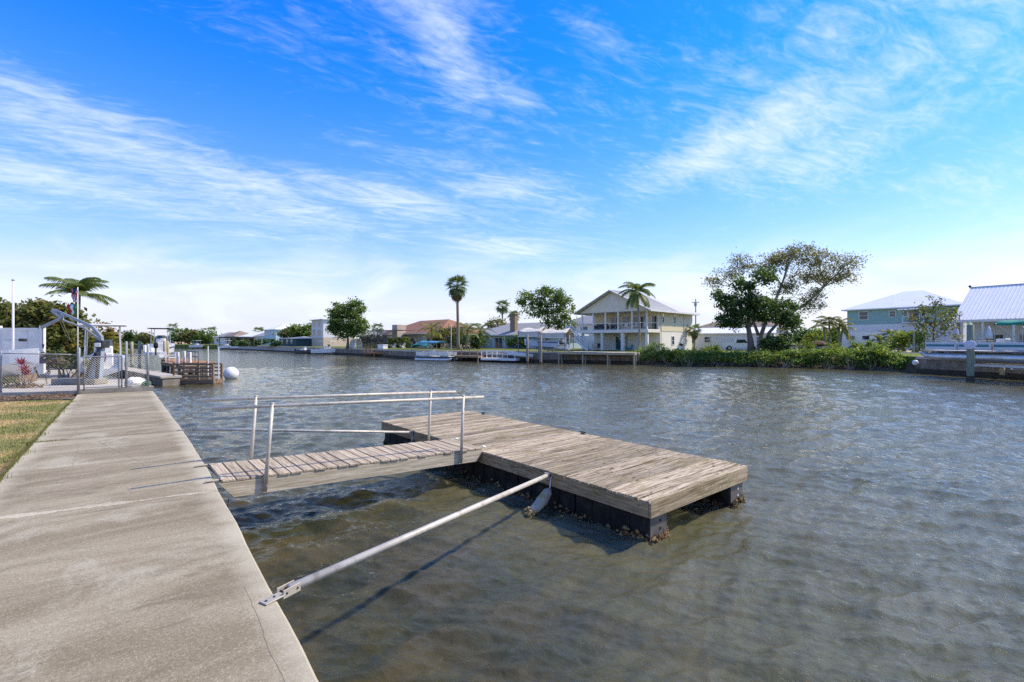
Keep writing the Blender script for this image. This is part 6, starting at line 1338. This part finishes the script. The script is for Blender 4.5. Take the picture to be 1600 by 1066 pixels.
sg = thing('fish_plaque', 'dark fish plaque hung on the white fence', 'plaque', at(24, 26.8, 2.35), R(4)); MB().ell((0, -.05, 0), (.30, .03, .10), 12, 8).build('fish_body', DARK, sg, True); MB().add([(.25,-.05,0),(.45,-.06,.14),(.40,-.05,0),(.45,-.04,-.14)], [(0,1,2),(0,2,3)]).build('fish_tail', DARK, sg)
lt = thing('wall_lamp', 'dark lamp on a bracket on the white fence', 'lamp', at(38, 26.7, 3.0), R(4)); MB().cbox(-.16, .16, -.2, .02, -.08, .08, .03).build('lamp_head', DARK, lt); MB().tube((-1.0, -.04, 0), (-.1, -.04, .02), .02, 6).build('bracket', GALV, lt)
fp = thing('flagpole', 'bare white flagpole at the left edge', 'flagpole', at(20.5, 23.5, NB)); MB().path([(0,0,-.1),(0,0,4.85)], [.05,.04], 10).build('pole', WPLAS, fp, True); MB().ell((0,0,4.9), .06, 8, 6).build('finial', GALV, fp)
REDC = mat('red cloth', (.45,.03,.04), (.36,.02,.03), 4, .8); WCL = mat('white cloth', (.75,.75,.73), (.68,.68,.66), 4, .8); NVC = mat('navy cloth', (.02,.03,.12), (.03,.04,.15), 4, .8); GRC = mat('green cloth', (.03,.20,.08), (.02,.15,.06), 4, .8)
f2 = thing('flagpole', 'slim pole carrying two hanging flags behind the davit', 'flagpole', at(121.5, 31, NB)); MB().path([(0,0,-.1),(0,0,5.4)], [.035,.025], 8).build('pole', WPLAS, f2, True)
def hang(label, loc, w, h, cols, canton=None, group=None):
    t = thing('flag', label, 'flag', loc); n = len(cols)
    for i, m_ in enumerate(cols):
        x0, x1 = w * i / n, w * (i + 1) / n; vs = []
        for j in range(9):
            z = -h * j / 8; s_ = .05 * math.sin(j * 1.1 + i * .9); k = 1 - .35 * j / 8
            vs += [(-x0 * k - .02 * j / 8, s_, z), (-x1 * k - .02 * j / 8, .05 * math.sin(j * 1.1 + (i + 1) * .9), z)]
        o = MB().add(vs, [(2*j, 2*j+1, 2*j+3, 2*j+2) for j in range(8)]).build('stripe' if n > 3 else 'flag_panel', m_, t, True); o.modifiers.new('t', 'SOLIDIFY').thickness = .008
    if canton: MB().add([(-.0, -.07, 0), (-w * .55, -.07, 0), (-w * .45, -.10, -h * .42), (-.0, -.10, -h * .42)], [(0,1,2,3)]).build('canton', canton, t)
p0 = at(121, 30.95, 0)
hang('striped red and white flag with navy canton hanging on the slim pole', Vector((p0.x, p0.y, zy(452, 31))), .42, .85, [REDC, WCL] * 3 + [REDC], NVC)
hang('green white and red flag hanging low on the slim pole', Vector((p0.x - .02, p0.y - .05, zy(476, 31))), .62, .62, [GRC, WCL, REDC])
# heron
hr = thing('heron', 'small grey heron standing on the pale patio', 'bird', at(72, 21.6, NB), R(20)); FEA = mat('grey feathers', (.20,.20,.20), (.13,.14,.15), 9, .8)
MB().path([(-.24,0,.30),(-.14,0,.36),(0,0,.42),(.10,0,.46),(.15,0,.54),(.12,0,.62),(.15,0,.67),(.20,0,.675),(.33,0,.66)], [.012,.05,.085,.055,.026,.022,.032,.022,.004], 9).build('body', FEA, hr, True)
for s_ in (-1, 1):
    MB().path([(.02, s_*.03, .36), (.0, s_*.035, .2), (.03, s_*.035, .01)], [.014,.009,.008], 6).build('leg', DARK, hr, True)
    MB().ell((-.05, s_*.07, .40), (.16, .02, .06), 10, 6).build('wing', FEA, hr, True)
# red ti plant in the bed
tp = thing('red_leaf_plant', 'red leaved plant with bare canes beside the lawn', 'plant', at(37, 19.8, WALK)); REDL = leaf_mat('red leaves', [(.30,.015,.03), (.42,.03,.05), (.22,.02,.03), (.35,.08,.08)], .35)
for k, (dx_, h, lf) in enumerate(((.02, .62, 1), (.10, .80, 1), (-.12, 1.05, 1), (-.35, .75, 0), (.35, .55, 0), (.75, 1.15, 0), (-.55, .5, 0), (.0, .4, 0), (.2, .35, 0))):
    tip = Vector((dx_ * .9, random.uniform(-.1, .1), h)); MB().path([(dx_ * .15, 0, -.05), (dx_ * .5, 0, h * .5), tip], [.022, .018, .014], 6).build('cane', BARKP, tp, True)
    if lf:
        for i in range(13):
            a = i * 2.4; e = R(70 - i * 5); d = Vector((math.cos(a) * math.cos(e), math.sin(a) * math.cos(e), math.sin(e))); sd = d.cross(Vector((0, 0, 1))).normalized() * .05; c = tip; L_ = random.uniform(.30, .44)
            MB().add([c, c + d * L_ * .5 + sd, c + d * L_ + Vector((0, 0, -.03)), c + d * L_ * .5 - sd], [(0,1,2,3)]).build('leaf', REDL, tp)
v = []; C = rng.normal(size=(260, 3)) * np.array([.38, .2, .09]) + np.array([0, 0, .12]); leaf_cloud('dry_leaves', C, .12, DEADF, tp)
shrub('low_shrub', 'scruffy low shrub in the bed at the left edge', at(8, 20.2, WALK), [((0,0,.22),(.7,.4,.25))], LF_OLIVE, .11, 24, 26, .12)
shrub('low_shrub', 'small red flowered shrub beneath the davit boom', at(98, 25, NB), [((0,0,1.0),(1.0,.5,.4)), ((.9,0,.9),(.7,.4,.4))], LF_GRAPE, .15, 22, 20, .16)
# hedge and palms behind
for (px, Y, rr, l) in ((-30, 34, 2.3, 'sea grape bush at the far left edge behind the white fence'), (40, 33, 2.3, 'sea grape bush behind the bare flagpole'), (90, 33.5, 1.8, 'sea grape bush behind the davit boom')):
    shrub('sea_grape', l, at(px, Y, .9), [((0,0,3.3),(rr,1.5,1.6)), ((rr*.4,0,2.0),(rr,1.4,1.6)), ((-rr*.5,0,3.9),(rr*.7,1.2,1.0)), ((0,-.3,1.0),(rr,1.2,1.0))], LF_GRAPE, .26, 34, 17, .28, sr=.05, ns=14)
feather_palm('palm', 'ragged feather palm above the hedge at left', at(122, 36, .9), [(0,0,-.1),(-.1,0,3.0),(0,0,5.5)], .2, 2.6, 14, LF_PALM, BARKG, .7, .8, el=(80, 6), w=.062, curl=1.0)
feather_palm('areca_palm', 'yellow green bushy palm right of the flags', at(140, 37, .9), [(0,0,-.1),(0,0,1.6)], .22, 2.5, 20, LF_PALMY, BARKP, .6, .6, el=(82, 5), w=.07)
shrub('croton', 'orange tinged shrub beside the boat hardtop', at(166, 38, .9), [((0,0,2.4),(.8,.8,1.3)), ((-.7,0,1.6),(.9,.8,1.2))], LF_CROT, .2, 24, 18, .22)
shrub('croton', 'golden shrub behind the gate', at(186, 60, .9), [((0,0,1.2),(1.5,1.2,1.1)), ((-1.5,0,1.3),(1.2,1,1.1))], LF_PALMY, .25, 24, 14, .25)
# wooden swim float with rails, its poles, mooring ball
sf = plank_dock('swim_float', 'brown wooden swim float with slatted rails left of the mooring ball', (-22.9, 32.4, 0), R(6), 2.6, 1.3, .32, W_BRN, piles=False, float_=False)
for (y, x0, x1) in ((.05, .06, 2.54), (1.25, .06, 2.54)):
    for x in (x0, (x0 + x1) * .62, x1): MB().box(x - .06, x + .06, y - .06, y + .06, .1, 1.5 if x < 2.2 else 1.35).build('rail_post', W_BRN, sf)
    for zz in (.55, .85, 1.12, 1.38): MB().beam((x0, y - .08, zz), (x1, y - .08, zz - (.04 if zz > 1 else 0)), .035, .11).build('rail_slat', W_BRN, sf)
MB().cbox(.1, 2.2, .2, .9, .45, .55, .02).build('bench', W_PILEY, sf)
for (px, l, h) in ((325, 'left thin white pole on the swim float', 2.3), (341.5, 'right thin white pole on the swim float', 2.2)): tag(MB().path([(0,0,0),(0,0,h)], .04, 8).build('marker_pole', WPLAS, loc=at(px, 33.1, .3)), l, 'pole')
by = thing('mooring_ball', 'large dirty white mooring ball beside the swim float', 'buoy', at(361, 37.6, 0)); MB().ell((0, 0, .38), .54, 20, 14).build('float_ball', WHITE, by, True); MB().path([(-.5,0,.3),(-.72,0,.22)], .08, 8).build('mooring_eye', DARK, by, True)
# wooden docks, chairs and boat further on
plank_dock('dock', 'low brown wooden dock behind the finger pier', (-24.6, 39.5, 0), R(134), 11, 2.0, .95, W_BRN, W_GREY, rails=[(.06, 5, 10.5)], rail_m=W_GREY)
plank_dock('dock', 'grey wooden dock under the white chairs', (-27.2, 44.0, 0), R(134), 12, 2.4, 1.0, W_ORG, W_GREY)
for (px, Y, a, l) in ((254, 44.3, 30, 'left white plastic chair on the wooden dock'), (268, 43.6, -40, 'right white plastic chair on the wooden dock')): patio_chair(l, at(px, Y, 1.0), R(a), WPLAS, 'white dock chairs')
for (px, h, l) in ((278, 1.0, 'left short white dock post'), (288, 1.1, 'middle short white dock post'), (297, 1.0, 'right short white dock post')): tag(MB().cbox(-.09, .09, -.09, .09, -.2, h, .02).build('dock_post', WPLAS, loc=at(px, 42.6, .95)), l, 'post')
plank_dock('dock', 'short dock platform carrying the white posts', (-30.6, 42.9, 0), R(-6), 3.0, 1.6, .94, W_BRN, W_GREY)
bt = skiff('lift_boat', 'boat with black canopy on the lift beyond the wooden docks', at(244, 50, 1.3), R(118), 6.4, 2.4, 1.2, HULLW, mat('black canopy', (.015,.02,.03), (.03,.035,.045), 3, .7), NAVY, True, BLACK)
for (px, Y, tp_, l) in ((257.5, 50, 533, 'left yellow green piling by the black canopied boat'), (262, 50.5, 533, 'right yellow green piling by the black canopied boat'), (218, 52, 533, 'piling left of the black canopied boat'), (206, 54, 534, 'second piling left of the black canopied boat')):
    piling(l, at(px, Y, 0), zy(tp_, Y), .15, W_PILEY, None, 'lift pilings')
# distant tree line
DT = [(200,230,1.2),(215,250,1.0),(226,215,.9),(270,240,1.3),(283,225,1.4),(296,220,1.2),(309,230,1.3),(322,218,1.1),(330,240,1.0),(350,235,1.0),(362,225,.8),(376,230,.9),(390,215,.8),(404,220,.9),(418,235,1.0),(432,240,1.0),(500,240,1.0),(520,240,1.1),(590,220,1.2),(650,230,1.1),(770,240,1.2),(1110,200,1.0),(1140,190,1.2),(1220,170,1.1),(1260,160,1.1),(1290,150,1.0),(1310,160,1.0)]
for k, (px, Y, s_) in enumerate(DT):
    if k % 5 == 3: fan_palm('distant_palm', ORD[k // 5] + ' small palm from the left in the distant tree line', at(px, Y), 6.0 * s_, .3, 2.0, 14, 0, BARKP, group='distant palms'); continue
    tree('distant_tree', ORD[k] + ' small tree from the left in the distant tree line', at(px, Y), [(0,0,-.2),(0,0,2.0)], [((-1.6*s_,0,2.8*s_),(2.6*s_,2,1.9*s_)), ((1.6*s_,0,3.4*s_),(2.8*s_,2,2.1*s_)), ((0,0,2.0*s_),(4.0*s_,2,1.6*s_))], (LF_DARK, LF_MID, LF_OLIVE)[k % 3], .8, 18, 2.2, .7, .3, 2, group='distant trees')
C = []
for k in range(60):
    px = 150 + k * 24 + random.uniform(-8, 8); Y = 300 + random.uniform(-20, 40); p = at(px, Y); c, _ = clumps([((p.x, p.y, 3.8), (5.5, 3, 2.6 * random.uniform(.7, 1.2))), ((p.x + random.uniform(-4, 4), p.y, 3.4), (4, 3, 2.0))], 14, 1.0, 1.0); C.append(c)
tag(leaf_cloud('horizon_wood', np.concatenate(C), 1.2, LF_DARK, None), 'low dark belt of trees on the horizon behind the houses', 'woodland', kind='stuff')
